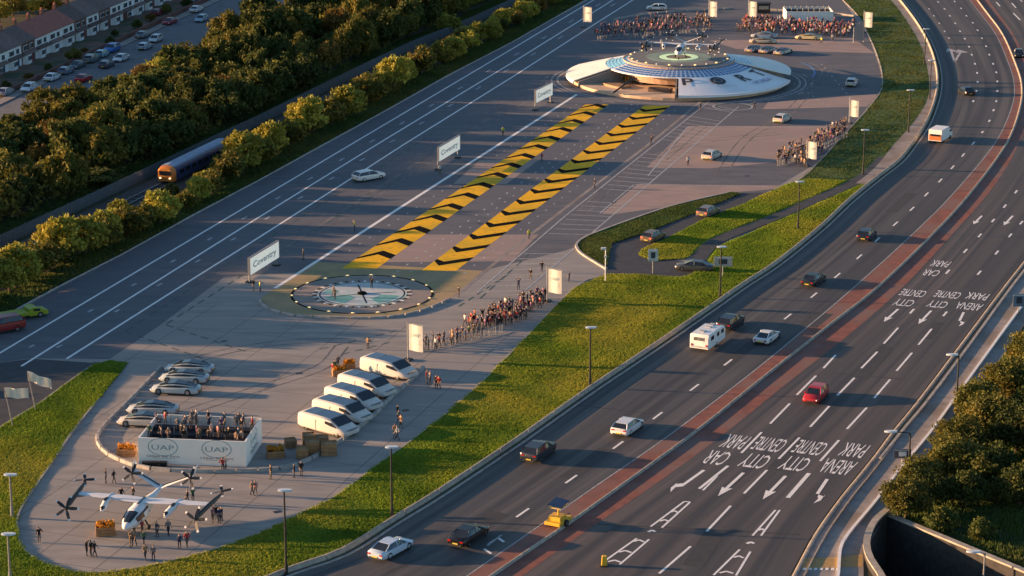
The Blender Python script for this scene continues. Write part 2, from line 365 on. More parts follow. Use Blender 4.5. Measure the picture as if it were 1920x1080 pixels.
# walls of the cutting
def cutwall(pl, h, label):
    o = thing('retaining_wall', label, 'wall', pl[0]); q = [p - pl[0] for p in pl]
    a = MB(); wall_strip(a, q, [(-.18, -5.0), (.18, -5.0), (.18, h), (-.18, h)]); a.build('wall_face', mat('shade_dark_brick', (.05, .045, .042), (.03, .028, .028), 2, .9, bump=.4), o)  # brick darkened to paint in the shade of the cutting
    b = MB(); wall_strip(b, q, [(-.30, h + .002), (.30, h + .002), (.30, h + .16), (-.30, h + .16)]); b.build('coping', M_conc, o)
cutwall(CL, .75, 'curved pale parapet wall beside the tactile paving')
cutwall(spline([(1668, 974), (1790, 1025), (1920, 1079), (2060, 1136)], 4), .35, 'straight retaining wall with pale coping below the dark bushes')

# ------------------------------------------------------------------ markings
def along0(pl, px, py):
    p = P(px, py); i = min(range(1, len(pl) - 1), key=lambda k: (pl[k] - p).length); v = pl[i + 1] - pl[i - 1]; return math.atan2(v.y, v.x)
def strip_mark(name, a, b, w, z, parent, material=None, zz=0):
    A, B = P(*a), P(*b); t = (B - A).normalized(); n = Vector((-t.y, t.x, 0)) * w / 2
    return polymesh(name, [A - n, B - n, B + n, A + n], z, material or M_white, parent)
def line_mark(name, pl, w, z, parent, material=None):
    return ribbon(name, offset(pl, w / 2), offset(pl, -w / 2), z, material or M_white, parent)
dl = [(1825, 269), (1806, 291), (1786, 314), (1763, 339), (1737, 365), (1710, 392), (1679, 420), (1645, 450), (1611, 482), (1570, 517), (1526, 554), (1477, 594), (1365, 680), (1302, 727), (1233, 780), (1159, 835), (1071, 899), (980, 962)]
up = [(1790, 3), (1802, 16), (1812, 30), (1824, 43), (1833, 57), (1841, 72), (1849, 87), (1855, 103), (1862, 120), (1868, 136), (1870, 153), (1870, 171), (1868, 190), (1863, 207), (1855, 227), (1842, 248)]
ub = [(1759, 4), (1771, 17), (1781, 30), (1791, 44), (1800, 59), (1809, 73), (1817, 88), (1822, 103), (1828, 120), (1832, 137), (1833, 154), (1831, 171), (1825, 190)]
uc = [(1742, 17), (1751, 30), (1761, 44), (1771, 59), (1779, 72)]
def dashes(pts, L, w, parent):
    for i, (x, y) in enumerate(pts):
        a = P(*pts[max(0, i - 1)]); b = P(*pts[min(len(pts) - 1, i + 1)]); t = (b - a).normalized(); c = P(x, y); n = Vector((-t.y, t.x, 0)) * w / 2
        polymesh('lane_dash', [c - t * L / 2 - n, c + t * L / 2 - n, c + t * L / 2 + n, c - t * L / 2 + n], .04, M_white, parent)
dashes(dl, 2.4, .24, carr_l); dashes(up, 1.6, .3, carr_l); dashes(ub, 1.6, .3, carr_l); dashes(uc, 1.4, .25, carr_l)
dashes([(1905, 360), (1884, 387), (1862, 414), (1837, 442), (1810, 471), (1777, 510), (1710, 584)], 2.0, .26, carr_r)
dashes([(1915, 418), (1894, 442), (1869, 474), (1836, 512), (1772, 589)], 2.0, .26, carr_r)
dashes([(1915, 2), (1900, -8)], 2, .3, carr_r)
for a, b in [((1875, 12), (1868, 4)), ((1905, 15), (1897, 6)), ((1913, 38), (1900, 25))]: strip_mark('lane_dash', a, b, .3, .04, carr_r)
for a, b in [((1684, 615), (1657, 645)), ((1645, 660), (1615, 691)), ((1602, 709), (1570, 742)), ((1555, 762), (1519, 801)), ((1747, 617), (1722, 647)), ((1710, 662), (1681, 696)), ((1669, 712), (1639, 747)), ((1625, 765), (1588, 805)),
             ((1567, 666), (1544, 691)), ((1530, 705), (1494, 741)), ((1481, 757), (1444, 795)), ((1438, 882), (1395, 926)), ((1428, 811), (1390, 850)), ((1499, 821), (1460, 861)), ((1573, 826), (1538, 865)),
             ((1370, 949), (1325, 997)), ((1295, 1025), (1236, 1076))]:
    strip_mark('lane_dash', a, b, .24, .04, carr_r)
for a, b, w in [((1365, 874), (1311, 917), .3), ((1345, 893), (1318, 920), .2), ((1517, 888), (1477, 934), .4)]: strip_mark('lane_dash', a, b, w, .04, carr_r)
def hatch(l0, l1, r0, r1, rungs, cap=False):
    strip_mark('hatch_edge', l0, l1, .2, .04, carr_r); strip_mark('hatch_edge', r0, r1, .2, .04, carr_r)
    if cap: strip_mark('hatch_end', l0, r0, .2, .044, carr_r)
    for x, y, hw in rungs:
        strip_mark('hatch_chevron', (x - hw, y + 2), (x + 1, y - 1), .24, .045, carr_r); strip_mark('hatch_chevron', (x, y - 1), (x + hw, y + 3), .24, .049, carr_r)
hatch((1283, 941), (1220, 988), (1294, 942), (1241, 990), [(1264, 959, 7), (1246, 976, 9)], True)
hatch((1194, 1010), (1136, 1051), (1217, 1012), (1162, 1059), [(1198, 1014, 10), (1172, 1034, 12), (1152, 1052, 12)])
hatch((1454, 957), (1411, 1005), (1462, 957), (1427, 1005), [(1428, 993, 6)])
hatch((1387, 1031), (1338, 1079), (1407, 1035), (1380, 1080), [(1385, 1044, 9), (1362, 1073, 13)])
for x, y in ((1222, 996), (1407, 1018)):
    strip_mark('hatch_chevron', (x - 7, y + 2), (x + 1, y - 1), .3, .045, carr_r); strip_mark('hatch_chevron', (x, y - 1), (x + 7, y + 2), .3, .049, carr_r)
def arrow(tail, head, bend=0, k=1.0):
    A, B = P(*tail), P(*head); t = (B - A).normalized(); n = Vector((-t.y, t.x, 0)); L = (B - A).length
    h = L * .33; w = .16 * k; W = .5 * k
    if bend == 0:
        pts = [A - n * w, A + t * (L - h) - n * w, A + t * (L - h * 1.1) - n * W, B, A + t * (L - h * 1.1) + n * W, A + t * (L - h) + n * w, A + n * w]
    else:
        s = bend
        pts = [A - n * w, A + t * L * .62 - n * w, A + t * L * .62 + n * s * W * .2 - n * w, A + t * L * .70 + n * s * W * 1.5, A + t * L * .62 + n * s * W * 1.4, A + t * L * .85 + n * s * W * 2.2 * .6, B + n * s * .2, A + t * L * .8 + n * s * W * .7, A + t * L * .72 + n * w, A + t * L * .6 + n * w, A + n * w]
    polymesh('direction_arrow', pts, .04, M_white, carr_r)
for a, b, s in [((1684, 580), (1657, 604), 0), ((1746, 583), (1722, 608), 0), ((1807, 586), (1794, 612), 1), ((1841, 405), (1825, 421), 0), ((1899, 405), (1882, 423), 0)]: arrow(a, b, s, .9)
for a, b, s in [((1320, 882), (1261, 924), -1), ((1394, 887), (1346, 931), 0), ((1473, 893), (1430, 937), 0), ((1551, 899), (1521, 944), 1)]: arrow(a, b, s, 1.0)
for a, b in (((1783, 95), (1789, 115)), ((1802, 97), (1790, 116))):      # pale merge arrows far up the road
    strip_mark('merge_arrow', b, a, .45, .042, carr_l, M_dim); A = P(*a); polymesh('merge_arrow_head', [A + Vector((-1.2, -1.4, 0)), A + Vector((1.3, -1.0, 0)), A + Vector((-.2, 2.4, 0))], .046, M_dim, carr_l)
TXT = {}
def word(s, px, py, w, h, d):
    key = (s, w, h)
    if key not in TXT: TXT[key] = text_mesh(s, 'word_marking', w, h, M_white, bold=0.0)
    o = link('word_marking', TXT[key], carr_r); o.location = P(px, py) + Vector((0, 0, .041)); o.rotation_euler = (0, 0, d - math.pi / 2)
d2 = heading((1428, 811), (1390, 850)); d1 = heading((1684, 615), (1657, 645))
for s, x, y, w in [('PARK', 1378, 829, 2.2), ('CENTRE', 1443, 834, 2.8), ('CENTRE', 1519, 840, 2.8), ('PARK', 1601, 845, 2.3), ('CAR', 1344, 859, 2.1), ('CITY', 1416, 865, 2.4), ('CITY', 1491, 870, 2.4), ('ARENA', 1571, 876, 2.9)]: word(s, x, y, w, 3.9, d2)
for s, x, y, w in [('PARK', 1763, 495, 2.2), ('CAR', 1746, 512, 1.9), ('CENTRE', 1712, 550, 2.9), ('CENTRE', 1777, 553, 2.9), ('PARK', 1832, 556, 2.5), ('CITY', 1695, 568, 2.2), ('CITY', 1758, 571, 2.2), ('ARENA', 1817, 575, 2.9)]: word(s, x, y, w, 2.9, d1)
line_mark('edge_line', offset(RL, .1), .12, .039, carr_l, M_dim)
strip_mark('lane_mark', (927, 1013), (915, 1022), .25, .04, carr_l, M_dim); strip_mark('lane_mark', (945, 1017), (935, 1010), .25, .044, carr_l); strip_mark('lane_mark', (921, 1039), (908, 1030), .25, .042, carr_l)
strip_mark('lane_mark', (940, 1004), (914, 1024), .18, .046, carr_l, M_dim)

for x, y, l, w, d in [(1100, 870, 9, 1.6, 0), (1390, 660, 14, 1.4, 0), (1530, 600, 6, 2.2, 0), (900, 985, 7, 1.8, 0), (1690, 380, 12, 1.5, 0)]:
    a = along0(E1, x, y); t = Vector((math.cos(a), math.sin(a), 0)); n = Vector((-t.y, t.x, 0)) * w / 2; c = P(x, y); polymesh('repair_patch', [c - t * l / 2 - n, c + t * l / 2 - n, c + t * l / 2 + n, c - t * l / 2 + n], .035, M_patch, carr_l)
for x, y, l, w in [(1480, 850, 10, 1.5), (1640, 680, 12, 1.4), (1320, 1030, 8, 1.8), (1560, 990, 5, 2.4), (1750, 620, 7, 1.2)]:
    a = along0(E2, x + 120, y); t = Vector((math.cos(a), math.sin(a), 0)); n = Vector((-t.y, t.x, 0)) * w / 2; c = P(x, y); polymesh('repair_patch', [c - t * l / 2 - n, c + t * l / 2 - n, c + t * l / 2 + n, c - t * l / 2 + n], .035, M_patch, carr_r)
for pts, rd in (([(1120, 983), (1500, 1003)], carr_r), ([(1240, 778), (1180, 772), (1085, 760)], carr_l), ([(1560, 700), (1700, 712)], carr_r), ([(1010, 985), (860, 975)], carr_l)): line_mark('tar_joint', [P(*q) for q in pts], .22, .036, rd, M_patch)
# forecourt lines
for q in ([(-260, 818), (0, 662), (205, 540), (480, 377), (660, 270), (960, 92), (1110, 2), (1230, -70)], [(40, 687), (215, 577), (480, 411), (725, 260), (960, 118), (1140, 6), (1250, -65)], [(125, 673), (335, 540), (480, 449), (660, 334), (759, 270), (960, 145), (1100, 55), (1190, -2), (1280, -60)]):
    line_mark('lane_line', [P(*p) for p in q], .3, .028, apron)
for k in range(18):
    for y0, off in ((640, 45), (642, 112)):
        t = k / 17; y = 650 - 640 * t ** .8; xl = 205 + (540 - y) / .5935
        strip_mark('lane_dash', (xl + off * (y + 726) / 1266 * .72, y + 2), (xl + off * (y + 726) / 1266 * .72 + 9, y - 3), .35, .03, apron, M_dim)
runway = [[(515, 541), (720, 409), (937, 270), (1082, 177)], [(865, 546), (960, 467), (1220, 268), (1318, 187)]]
for q in runway: line_mark('runway_line', [P(*p) for p in q], .5, .028, apron, M_white if q[0][0] < 600 else M_pave)
def stripe(bl, br, tl, tr, up):
    c = [P(*q) for q in (bl, br, tl, tr)]
    f = lambda s, t: (c[0].lerp(c[1], s)).lerp(c[2].lerp(c[3], s), t)
    n = 16; o = polymesh('chevron_strip', [f(0, 0), f(1, 0), f(1, 1), f(0, 1)], .03, M_yel, apron)
    for i in range(n):
        t = (i + .72) / n * .985; dt = .34 / n; th = .29 / n; a = .45 if up else .3; sgn = 1 if up else -1
        polymesh('chevron', [f(0, t), f(a, t + sgn * dt), f(1, t), f(1, t + th), f(a, t + sgn * dt + th), f(0, t + th * .5)], .036, M_blk, o)
stripe((640, 504), (706, 504), (1098, 196), (1142, 196), True)
stripe((790, 508), (855, 508), (1208, 198), (1258, 198), False)
for k in range(34):
    a = P(745, 509).lerp(P(1183, 196), k / 33); polymesh('centre_dot', [a + Vector((x, y, 0)) for x, y in ((-.12, -.35), (.12, -.35), (.25, .35), (0, .35))], .03, M_dim, apron)
for s0, s1 in (((770, 508), (1195, 197)), ((870, 512), (1275, 200)), ((655, 470), (1080, 196))):
    for k in range(30):
        a = P(*s0).lerp(P(*s1), k / 29); polymesh('edge_dot', [a + Vector((x, y, 0)) for x, y in ((-.1, -.3), (.1, -.3), (.2, .3), (0, .3))], .031, M_dim, apron)
# ladder of bays beside the runway
A0, A1, B0, B1 = P(895, 548), P(1330, 190), P(985, 545), P(1385, 200)
for k in range(46):
    if k % 23 in (8, 9, 10, 19, 20): continue
    a = A0.lerp(A1, k / 46); b = B0.lerp(B1, k / 46); t = (b - a).normalized(); n = Vector((-t.y, t.x, 0)) * .09
    polymesh('bay_line', [a - n, b - n, b + n, a + n], .029, M_dim, apron)
for q in ([(985, 545), (1130, 420), (1385, 200)], [(895, 548), (1060, 405), (1330, 190)], [(1215, 330), (1290, 237), (1560, 240)], [(1125, 400), (1190, 345), (1440, 350)]):
    line_mark('bay_edge', [P(*p) for p in q], .2, .032, apron, M_dim)
M_green = mat('faded_green_paint', (.03, .075, .055), (.05, .08, .07), 2, .8)
def dashline(a, b, n, w=.22, material=None, fill=.6):
    A, B = P(*a), P(*b); t = (B - A) / n; nn = Vector((-t.y, t.x, 0)).normalized() * w / 2
    for k in range(n):
        p, q = A + t * k, A + t * (k + fill); polymesh('dashed_line', [p - nn, q - nn, q + nn, p + nn], .027, material or M_green, apron)
for a, b, n in [((235, 622), (390, 676), 7), ((312, 610), (468, 662), 7), ((235, 622), (420, 500), 9), ((312, 608), (480, 500), 9), ((420, 500), (820, 245), 22), ((480, 500), (760, 330), 14), ((600, 655), (755, 618), 6), ((640, 665), (740, 640), 4), ((900, 560), (1000, 470), 6), ((860, 575), (960, 510), 6)]: dashline(a, b, n)
for a, b in [((1480, 150), (1560, 205)), ((1540, 120), (1600, 190)), ((1440, 190), (1530, 160))]: dashline(a, b, 9, .2, M_dim, .3)

M_tyre_m = mat('tyre_mark', (.085, .08, .078), (.19, .17, .155), .35, .85, lo=.42, hi=.58)
for q in ([(300, 700), (420, 660), (560, 640), (700, 640)], [(330, 780), (480, 730), (600, 690), (640, 650)], [(500, 480), (700, 350), (900, 225), (1040, 130)], [(540, 470), (740, 340), (940, 215), (1070, 130)], [(1090, 400), (1180, 320), (1300, 270), (1460, 250)], [(1350, 330), (1400, 260), (1480, 210), (1560, 120)], [(1240, 300), (1330, 230), (1420, 215), (1560, 220)]):
    pl = spline(q, 1.5); line_mark('tyre_mark', offset(pl, .75), .2, .0262, apron, M_tyre_m); line_mark('tyre_mark', offset(pl, -.75), .2, .0266, apron, M_tyre_m)
M_joint = mat('slab_joint', (.11, .10, .095), (.16, .145, .135), .5, .9)
ru = (P(1082, 177) - P(515, 541)).normalized(); rv = Vector((ru.y, -ru.x, 0)); c0 = P(400, 800)
for k in range(-7, 8): line_mark('slab_joint', [c0 + rv * k * 6 - ru * 45, c0 + rv * k * 6 + ru * 40], .09, .0215, apron, M_joint)
for k in range(-7, 7): line_mark('slab_joint', [c0 + ru * k * 6 - rv * 42, c0 + ru * k * 6 + rv * 45], .09, .0225, apron, M_joint)
for x, y in [(420, 640), (560, 700), (760, 770), (150, 930), (520, 960), (690, 640), (950, 600), (1150, 380), (1400, 330), (900, 420), (640, 430)]:
    c = P(x, y); MB().box((c.x, c.y, .03), (.7, .5, .02), 0, .4).build('drain_cover', M_darkm, apron)
# landing circle at the end of the runway
M_olive = mat('pad_surround', (.33, .25, .11), (.25, .195, .10), .5, .8, c3=(.36, .25, .13), s3=.12)
pad_edge = [(592, 491), (517, 540), (487, 561), (494, 575), (524, 587), (552, 593), (620, 597), (689, 598), (753, 593), (804, 579), (845, 561), (880, 530), (905, 508)]
polymesh('pad_surround', [P(*q) for q in pad_edge], .026, M_olive, apron)
PC = P(679, 551.5)
M_disc = mat('disc_paint', (.55, .56, .55), (.33, .46, .43), .45, .7, c3=(.46, .44, .42), s3=.2)
M_teal = mat('teal_paint', (.08, .30, .26), (.22, .42, .38), .9, .7)
pad = MB().ring((PC.x, PC.y), 5.5, 8.2, .034, .038, 64).build('pad_ring', mat('pad_ring', (.30, .23, .18), (.22, .19, .17), .8, .8), apron)
MB().ring((PC.x, PC.y), 0.01, 5.3, .036, .044, 64).build('pad_disc', M_disc, pad)
MB().ring((PC.x, PC.y), 4.9, 5.05, .040, .05, 64).build('disc_line', M_blk, pad)
for k in range(48):
    a = 2 * math.pi * k / 48; MB().box((PC.x + 5.6 * math.cos(a), PC.y + 5.6 * math.sin(a), .045), (.5, .28, .02), 0, a).build('tick', M_blk if k % 2 else M_white, pad)
for a0, a1, r0, r1 in ((3.4, 4.3, 1.6, 4.5), (5.2, 6.1, 2.2, 4.4), (2.7, 3.1, 3, 4.7)): MB().ring((PC.x, PC.y), r0, r1, .042, .052, 14, 0, a0, a1).build('disc_arc', M_teal, pad)
for a in (.2, 1.75, 3.5, 4.9): MB().box((PC.x + 2 * math.cos(a), PC.y + 2 * math.sin(a), .05), (4, .16, .01), 0, a).build('clock_hand', M_blk, pad)
MB().ell((PC.x, PC.y, .1), (.6, .6, .25)).build('hub', M_blk, pad)
M_lampy = mat('lit_amber', (1.0, .72, .30), (1, .72, .3), 1, .5, emit=.35)
for k in range(18):
    a = 2 * math.pi * (k + .3) / 18; c = (PC.x + 8.25 * math.cos(a), PC.y + 8.25 * math.sin(a))
    o = thing('pad_light', 'small lit amber marker light on the rim of the landing circle', 'light', (*c, .04), a, 'marker lights round the landing circle')
    MB().box((0, 0, .05), (.3, .3, .06), taper=.8).build('housing', M_blk, o); MB().ell((0, 0, .07), (.15, .2, .05)).build('lens', M_lampy, o)
    MB().ring((PC.x, PC.y), 8.15, 8.4, .03, .055, 6, 0, a + .05, a + .3).build('rim_segment', M_blk, pad)
# oval outline on the tarmac and rings round the dome
def oval(px, py, rx, ry, w, material, a0=0, a1=2 * math.pi, n=48):
    c = P(px, py); A = [c + Vector(((rx - w / 2) * math.cos(a0 + (a1 - a0) * k / n), (ry - w / 2) * math.sin(a0 + (a1 - a0) * k / n), 0)) for k in range(n + 1)]
    B = [c + Vector(((rx + w / 2) * math.cos(a0 + (a1 - a0) * k / n), (ry + w / 2) * math.sin(a0 + (a1 - a0) * k / n), 0)) for k in range(n + 1)]
    ribbon('ground_ring', A, B, .033, material, apron, n + 1)
oval(1374, 200, 3.2, 3.0, .3, M_dim); oval(1374, 200, 2.7, 2.4, .2, M_green)

# ------------------------------------------------------------------ railway
fence_px = [(-260, 595), (0, 465), (240, 352), (410, 270), (480, 237), (655, 150), (780, 90), (855, 60), (960, 12), (1080, -45)]
FEN = spline(fence_px, 3)
TRK = offset(FEN, -4.2)
ballast = struct(ribbon('railway_ballast', offset(FEN, -1.0), offset(FEN, -7.5), .05, M_ball))
for s in (-.72, .72):
    mb = MB(); wall_strip(mb, offset(TRK, s), [(-.06, .1), (.06, .1), (.06, .26), (-.06, .26)]); mb.build('rail', M_steel, ballast)
q = resample(TRK, int(plen(TRK) / 1.6)); sl = MB().box((0, 0, .11), (.26, 2.5, .1)).mesh('sleeper', M_dark)
for a, b in list(zip(q, q[1:]))[:290]:
    o = link('sleeper', sl, ballast); o.location = a; o.rotation_euler = (0, 0, math.atan2((b - a).y, (b - a).x))
fe = thing('palisade_fence', 'grey palisade fence between the railway and the wood', 'fence', FEN[0])
M_fence = mat('fence_steel', (.16, .18, .19), (.11, .125, .135), 1.5, .6, metal=.2)
q = resample([p - FEN[0] for p in FEN], int(plen(FEN) / 2.75)); pp = MB().box((0, 0, .85), (.1, .1, 1.7)).mesh('post', M_fence)
pan = MB()
for k in range(11): pan.box((.12 + k * .25, 0, .85), (.17, .03, 1.55))
pan.box((1.37, .03, .4), (2.7, .04, .06)); pan.box((1.37, .03, 1.35), (2.7, .04, .06)); panm = pan.mesh('fence_panel', M_fence)
for a, b in zip(q, q[1:]):
    rz = math.atan2((b - a).y, (b - a).x)
    for nm, me in (('post', pp), ('fence_panel', panm)):
        o = link(nm, me, fe); o.location = a; o.rotation_euler = (0, 0, rz)

# ------------------------------------------------------------------ residential street, top left
street_in = spline([(-150, 235), (0, 175), (60, 168), (200, 108), (300, 55), (420, -5), (520, -60)])
M_street = mat('street_asphalt', (.15, .15, .16), (.11, .11, .115), .6, .85)
M_yard = mat('front_yards', (.22, .10, .07), (.10, .08, .06), .35, .95, c3=(.05, .07, .03), s3=.2)
FAC0, FAC1 = P(-70, 172), P(330, -6)          # foot of the terrace fronts
fdir = (FAC1 - FAC0).normalized(); fn = Vector((fdir.y, -fdir.x, 0))
yards = struct(polymesh('front_yards', [FAC0 - fdir * 30 - fn * 8, FAC1 + fdir * 120 - fn * 8, FAC1 + fdir * 120 + fn * 9.0, FAC0 - fdir * 30 + fn * 9.0], .03, M_yard))
street = struct(polymesh('street', [FAC0 - fdir * 30 + fn * 11.0, FAC1 + fdir * 120 + fn * 11.0, FAC1 + fdir * 120 + fn * 27, FAC0 - fdir * 30 + fn * 27], .04, M_street))
pavem = struct(polymesh('pavement', [FAC0 - fdir * 30 + fn * 9.0, FAC1 + fdir * 120 + fn * 9.0, FAC1 + fdir * 120 + fn * 11.0, FAC0 - fdir * 30 + fn * 11.0], .14, M_pave))
M_brick = mat('house_brick', (.20, .095, .07), (.14, .07, .055), 3, .9)
M_rend = mat('house_render', (.8, .78, .74), (.7, .68, .65), 1, .85)
M_tile = mat('roof_tile', (.17, .105, .09), (.11, .08, .072), 1.5, .85, rand=.35, bump=.3)
M_tile2 = mat('roof_tile_red', (.36, .12, .08), (.26, .09, .07), 1.5, .85, bump=.3)
M_glass = mat('window_glass', (.03, .04, .05), (.05, .06, .07), .5, .12, spec=.6)
M_frame = mat('white_frame', (.78, .78, .76), (.7, .7, .69), 2, .5)
HW, HH, HD = 6.4, 3.9, 7.5
def house(idx):
    o = thing('terraced_house', '', 'house')
    col = idx % 5
    MB().box((HW / 2, HD / 2, HH / 2), (HW - .01, HD, HH)).build('wall', M_brick if col in (0, 3) else M_rend, o)
    r = MB().loft([[(x, -.35, HH - .1), (x, -.35, HH + .05), (x, HD / 2, HH + 2.35), (x, HD + .35, HH + .05), (x, HD + .35, HH - .1), (x, HD / 2, HH + 2.1)] for x in (0.003, HW - .003)]).build('roof', M_tile2 if col == 2 else M_tile, o)
    MB().box((HW, HD / 2, HH + 2.6), (.9, .5, 1.1)).build('chimney', M_brick, r)
    for x in (HW - .25, HW + .25): MB().tube([(x, HD / 2, HH + 3.1), (x, HD / 2, HH + 3.5)], .13, 6).build('chimney_pot', M_tile2, r)
    def win(x, z, w, h, y=0):
        f = MB().box((x, y - .03, z), (w, .12, h)).build('window', M_frame, o)
        k = 3 if w > 1.5 else 2
        for i in range(k): MB().box((x - w / 2 + w * (i + .5) / k, y - .1, z), (w / k - .1, .03, h - .16)).build('pane', M_glass, f)
    MB().prism([(.5, .02), (.9, -.75), (2.9, -.75), (3.3, .02)], 0, 1.75).build('bay', M_rend if col != 1 else M_brick, o)
    win(1.9, 1.05, 1.8, .95, -.75); win(1.9, 2.85, 2.1, 1.0); win(4.6, 2.85, 1.3, 1.0)
    MB().loft([[(.3, .0, 1.75), (.3, -.95, 1.76), (.3, -.95, 1.84), (.3, .0, 2.2)], [(5.9, .0, 1.75), (5.9, -.95, 1.76), (5.9, -.95, 1.84), (5.9, .0, 2.2)]]).build('porch_roof', M_tile, o)
    d = MB().box((4.7, -.02, .8), (.95, .12, 1.6)).build('door', mat('door_paint%d' % (idx % 3), [(.25, .04, .04), (.03, .08, .16), (.55, .55, .53)][idx % 3]), o)
    MB().box((5.0, -.1, .8), (.06, .06, .12)).build('handle', M_steel, d)
    MB().box((3.2, -8.2, .4), (6.2, .25, .8)).build('garden_wall', M_brick, o)
    return o
protos = [freeze(house(i)) for i in range(5)]
hrz = math.atan2(fdir.y, fdir.x); nh = int((FAC1 - FAC0).length / HW) + 4
looks = ['brick terraced house with dark tiled roof and red door', 'rendered terraced house with brick bay and dark tiled roof', 'pale rendered terraced house with red tiled roof', 'brick terraced house with dark roof and white bay', 'pale rendered terraced house with dark brown roof']
used_p = set()
for i in range(nh):
    k = [0, 4, 1, 4, 3, 4, 4, 1, 0, 4][i % 10]; loc = FAC0 + fdir * HW * i; q_ = loc + fdir * 3 - fn * 4; px_ = 960 + FPX * q_.x / (q_.y * math.cos(PITCH) + (CAM_H - 5) * math.sin(PITCH))
    if 62 < px_ < 90 or 20 < px_ < 38: k = 2
    lab = looks[k] + ' along the street'
    if k not in used_p:
        used_p.add(k); o = protos[k]; o.location = loc; o.rotation_euler = (0, 0, hrz); o['label'] = lab; o['group'] = 'terraced houses'
    else: dup(protos[k], loc, hrz, lab, 'terraced houses')
# ------------------------------------------------------------------ trees
nprng = np.random.default_rng(5)
def leaf_mat(name, a, b, c):
    return mat(name, a, b, .55, .75, c3=c, s3=.35, trans=.28, rand=.22, spec=.2)
M_leaf = [leaf_mat('leaves_dark', (.07, .088, .02), (.045, .062, .016), (.11, .105, .022)),
          leaf_mat('leaves_olive', (.13, .122, .022), (.075, .085, .02), (.19, .145, .026)),
          leaf_mat('leaves_yellow', (.33, .30, .045), (.17, .18, .03), (.40, .32, .05)),
          leaf_mat('leaves_rust', (.20, .11, .025), (.10, .08, .02), (.25, .15, .03))]
def quads_mesh(name, C, size, material, up=.35):
    n = len(C); a = nprng.normal(size=(n, 3)); a[:, 2] += up; a /= np.linalg.norm(a, axis=1)[:, None]
    u = np.cross(a, nprng.normal(size=(n, 3))); u /= np.linalg.norm(u, axis=1)[:, None]; w = np.cross(a, u)
    s = (size * nprng.uniform(.6, 1.3, n))[:, None]; u = u * s; w = w * s * .62
    V = np.stack([C - u, C - w * .9 + u * .1, C + u, C + w * .9 + u * .1], 1).reshape(-1, 3)
    me = bpy.data.meshes.new(name); me.vertices.add(4 * n); me.vertices.foreach_set('co', V.ravel())
    me.loops.add(4 * n); me.loops.foreach_set('vertex_index', np.arange(4 * n)); me.polygons.add(n)
    me.polygons.foreach_set('loop_start', np.arange(n) * 4); me.polygons.foreach_set('loop_total', np.full(n, 4)); me.update(); me.materials.append(material); return me
def crown_points(rx, rz, cz, nc, per, spread):
    pts = []
    for _ in range(nc):
        d = nprng.normal(size=3); d /= np.linalg.norm(d); rr = nprng.uniform(.45, 1.0) ** .6
        if d[2] < -.3: d[2] *= .4
        c = d * rr * np.array([rx, rx, rz]) * nprng.uniform(.8, 1.08); c[2] += cz
        k = int(per * nprng.uniform(.6, 1.4)); sp = spread * nprng.uniform(.7, 1.3)
        q = nprng.normal(size=(k, 3)); q /= np.linalg.norm(q, axis=1)[:, None]; q *= (nprng.uniform(0, 1, k) ** .4)[:, None] * sp; q[:, 2] *= .8
        pts.append(q + c)
    return np.concatenate(pts)
def tree_proto(kind, h, rx, m, nc=46, per=44, leaf=.3, bushy=False):
    o = thing('tree', '', 'tree'); t = MB(); th = h * (.25 if bushy else .5)
    t.tube([(0, 0, -.1), (.05, .03, th * .5), (.0, .1, th), (.05, .05, h * .8)], [.2, .15, .11, .03], 7)
    for k in range(6):
        a = k * 1.05 + .3; z = th * (.5 + .09 * k); t.tube([(0, 0, z), (rx * .35 * math.cos(a), rx * .35 * math.sin(a), z + h * .12), (rx * .75 * math.cos(a), rx * .75 * math.sin(a), z + h * .25)], [.08, .05, .02], 5)
    t.build('trunk', M_bark, o, smooth=True)
    cz = h * (.5 if bushy else .6); rz = h - cz
    C = crown_points(rx, rz, cz, nc, per, .26 * rx + .15); C = C[C[:, 2] > .12]
    link('crown', quads_mesh('crown', C, leaf, M_leaf[m]), o); return freeze(o)
TP = [tree_proto(0, 5.4, 3.1, 0, 74, 46, .32, True), tree_proto(1, 4.4, 2.9, 0, 66, 46, .3, True), tree_proto(2, 4.9, 3.0, 1, 70, 46, .3, True), tree_proto(3, 3.9, 2.5, 1, 54, 46, .28, True), tree_proto(4, 4.5, 2.5, 2, 54, 44, .28, True), tree_proto(5, 4.0, 2.4, 3, 48, 44, .28, True),
      tree_proto(6, 3.6, 2.0, 2, 44, 46, .24, True), tree_proto(7, 3.0, 1.8, 1, 40, 46, .24, True), tree_proto(8, 2.2, 1.5, 0, 34, 44, .22, True), tree_proto(9, 2.0, 1.4, 3, 30, 44, .2, True),
      tree_proto(10, 4.6, 2.6, 1, 120, 70, .17, True), tree_proto(11, 4.2, 2.4, 0, 110, 70, .17, True)]
TL = ['tall dark green tree', 'dark green bushy tree', 'olive green tree', 'small olive green tree', 'yellow autumn tree', 'rust coloured autumn tree', 'round yellow bush', 'olive bush', 'low dark green bush', 'low rust coloured bush', 'olive green tree', 'dark green tree']
TUSED = set()
def plant(k, p, s, where, group, sz=None):
    nm = 'bush' if 5 < k < 10 else 'tree'; lab = TL[k] + ' ' + where; rz = rnd.uniform(0, 6.28)
    o = dup(TP[k], p, rz, lab, group, scale=(s, s, s * (sz or 1)))
    o.name = nm; o['category'] = nm; return o
def inside(p, poly):
    c = False; j = len(poly) - 1
    for i in range(len(poly)):
        if (poly[i].y > p.y) != (poly[j].y > p.y) and p.x < (poly[j].x - poly[i].x) * (p.y - poly[i].y) / (poly[j].y - poly[i].y) + poly[i].x: c = not c
        j = i
    return c
def pix(p):
    zc = p.y * math.cos(PITCH) + (CAM_H - p.z) * math.sin(PITCH); yc = p.y * math.sin(PITCH) - (CAM_H - p.z) * math.cos(PITCH)
    return 960 + FPX * p.x / zc, 540 - FPX * yc / zc
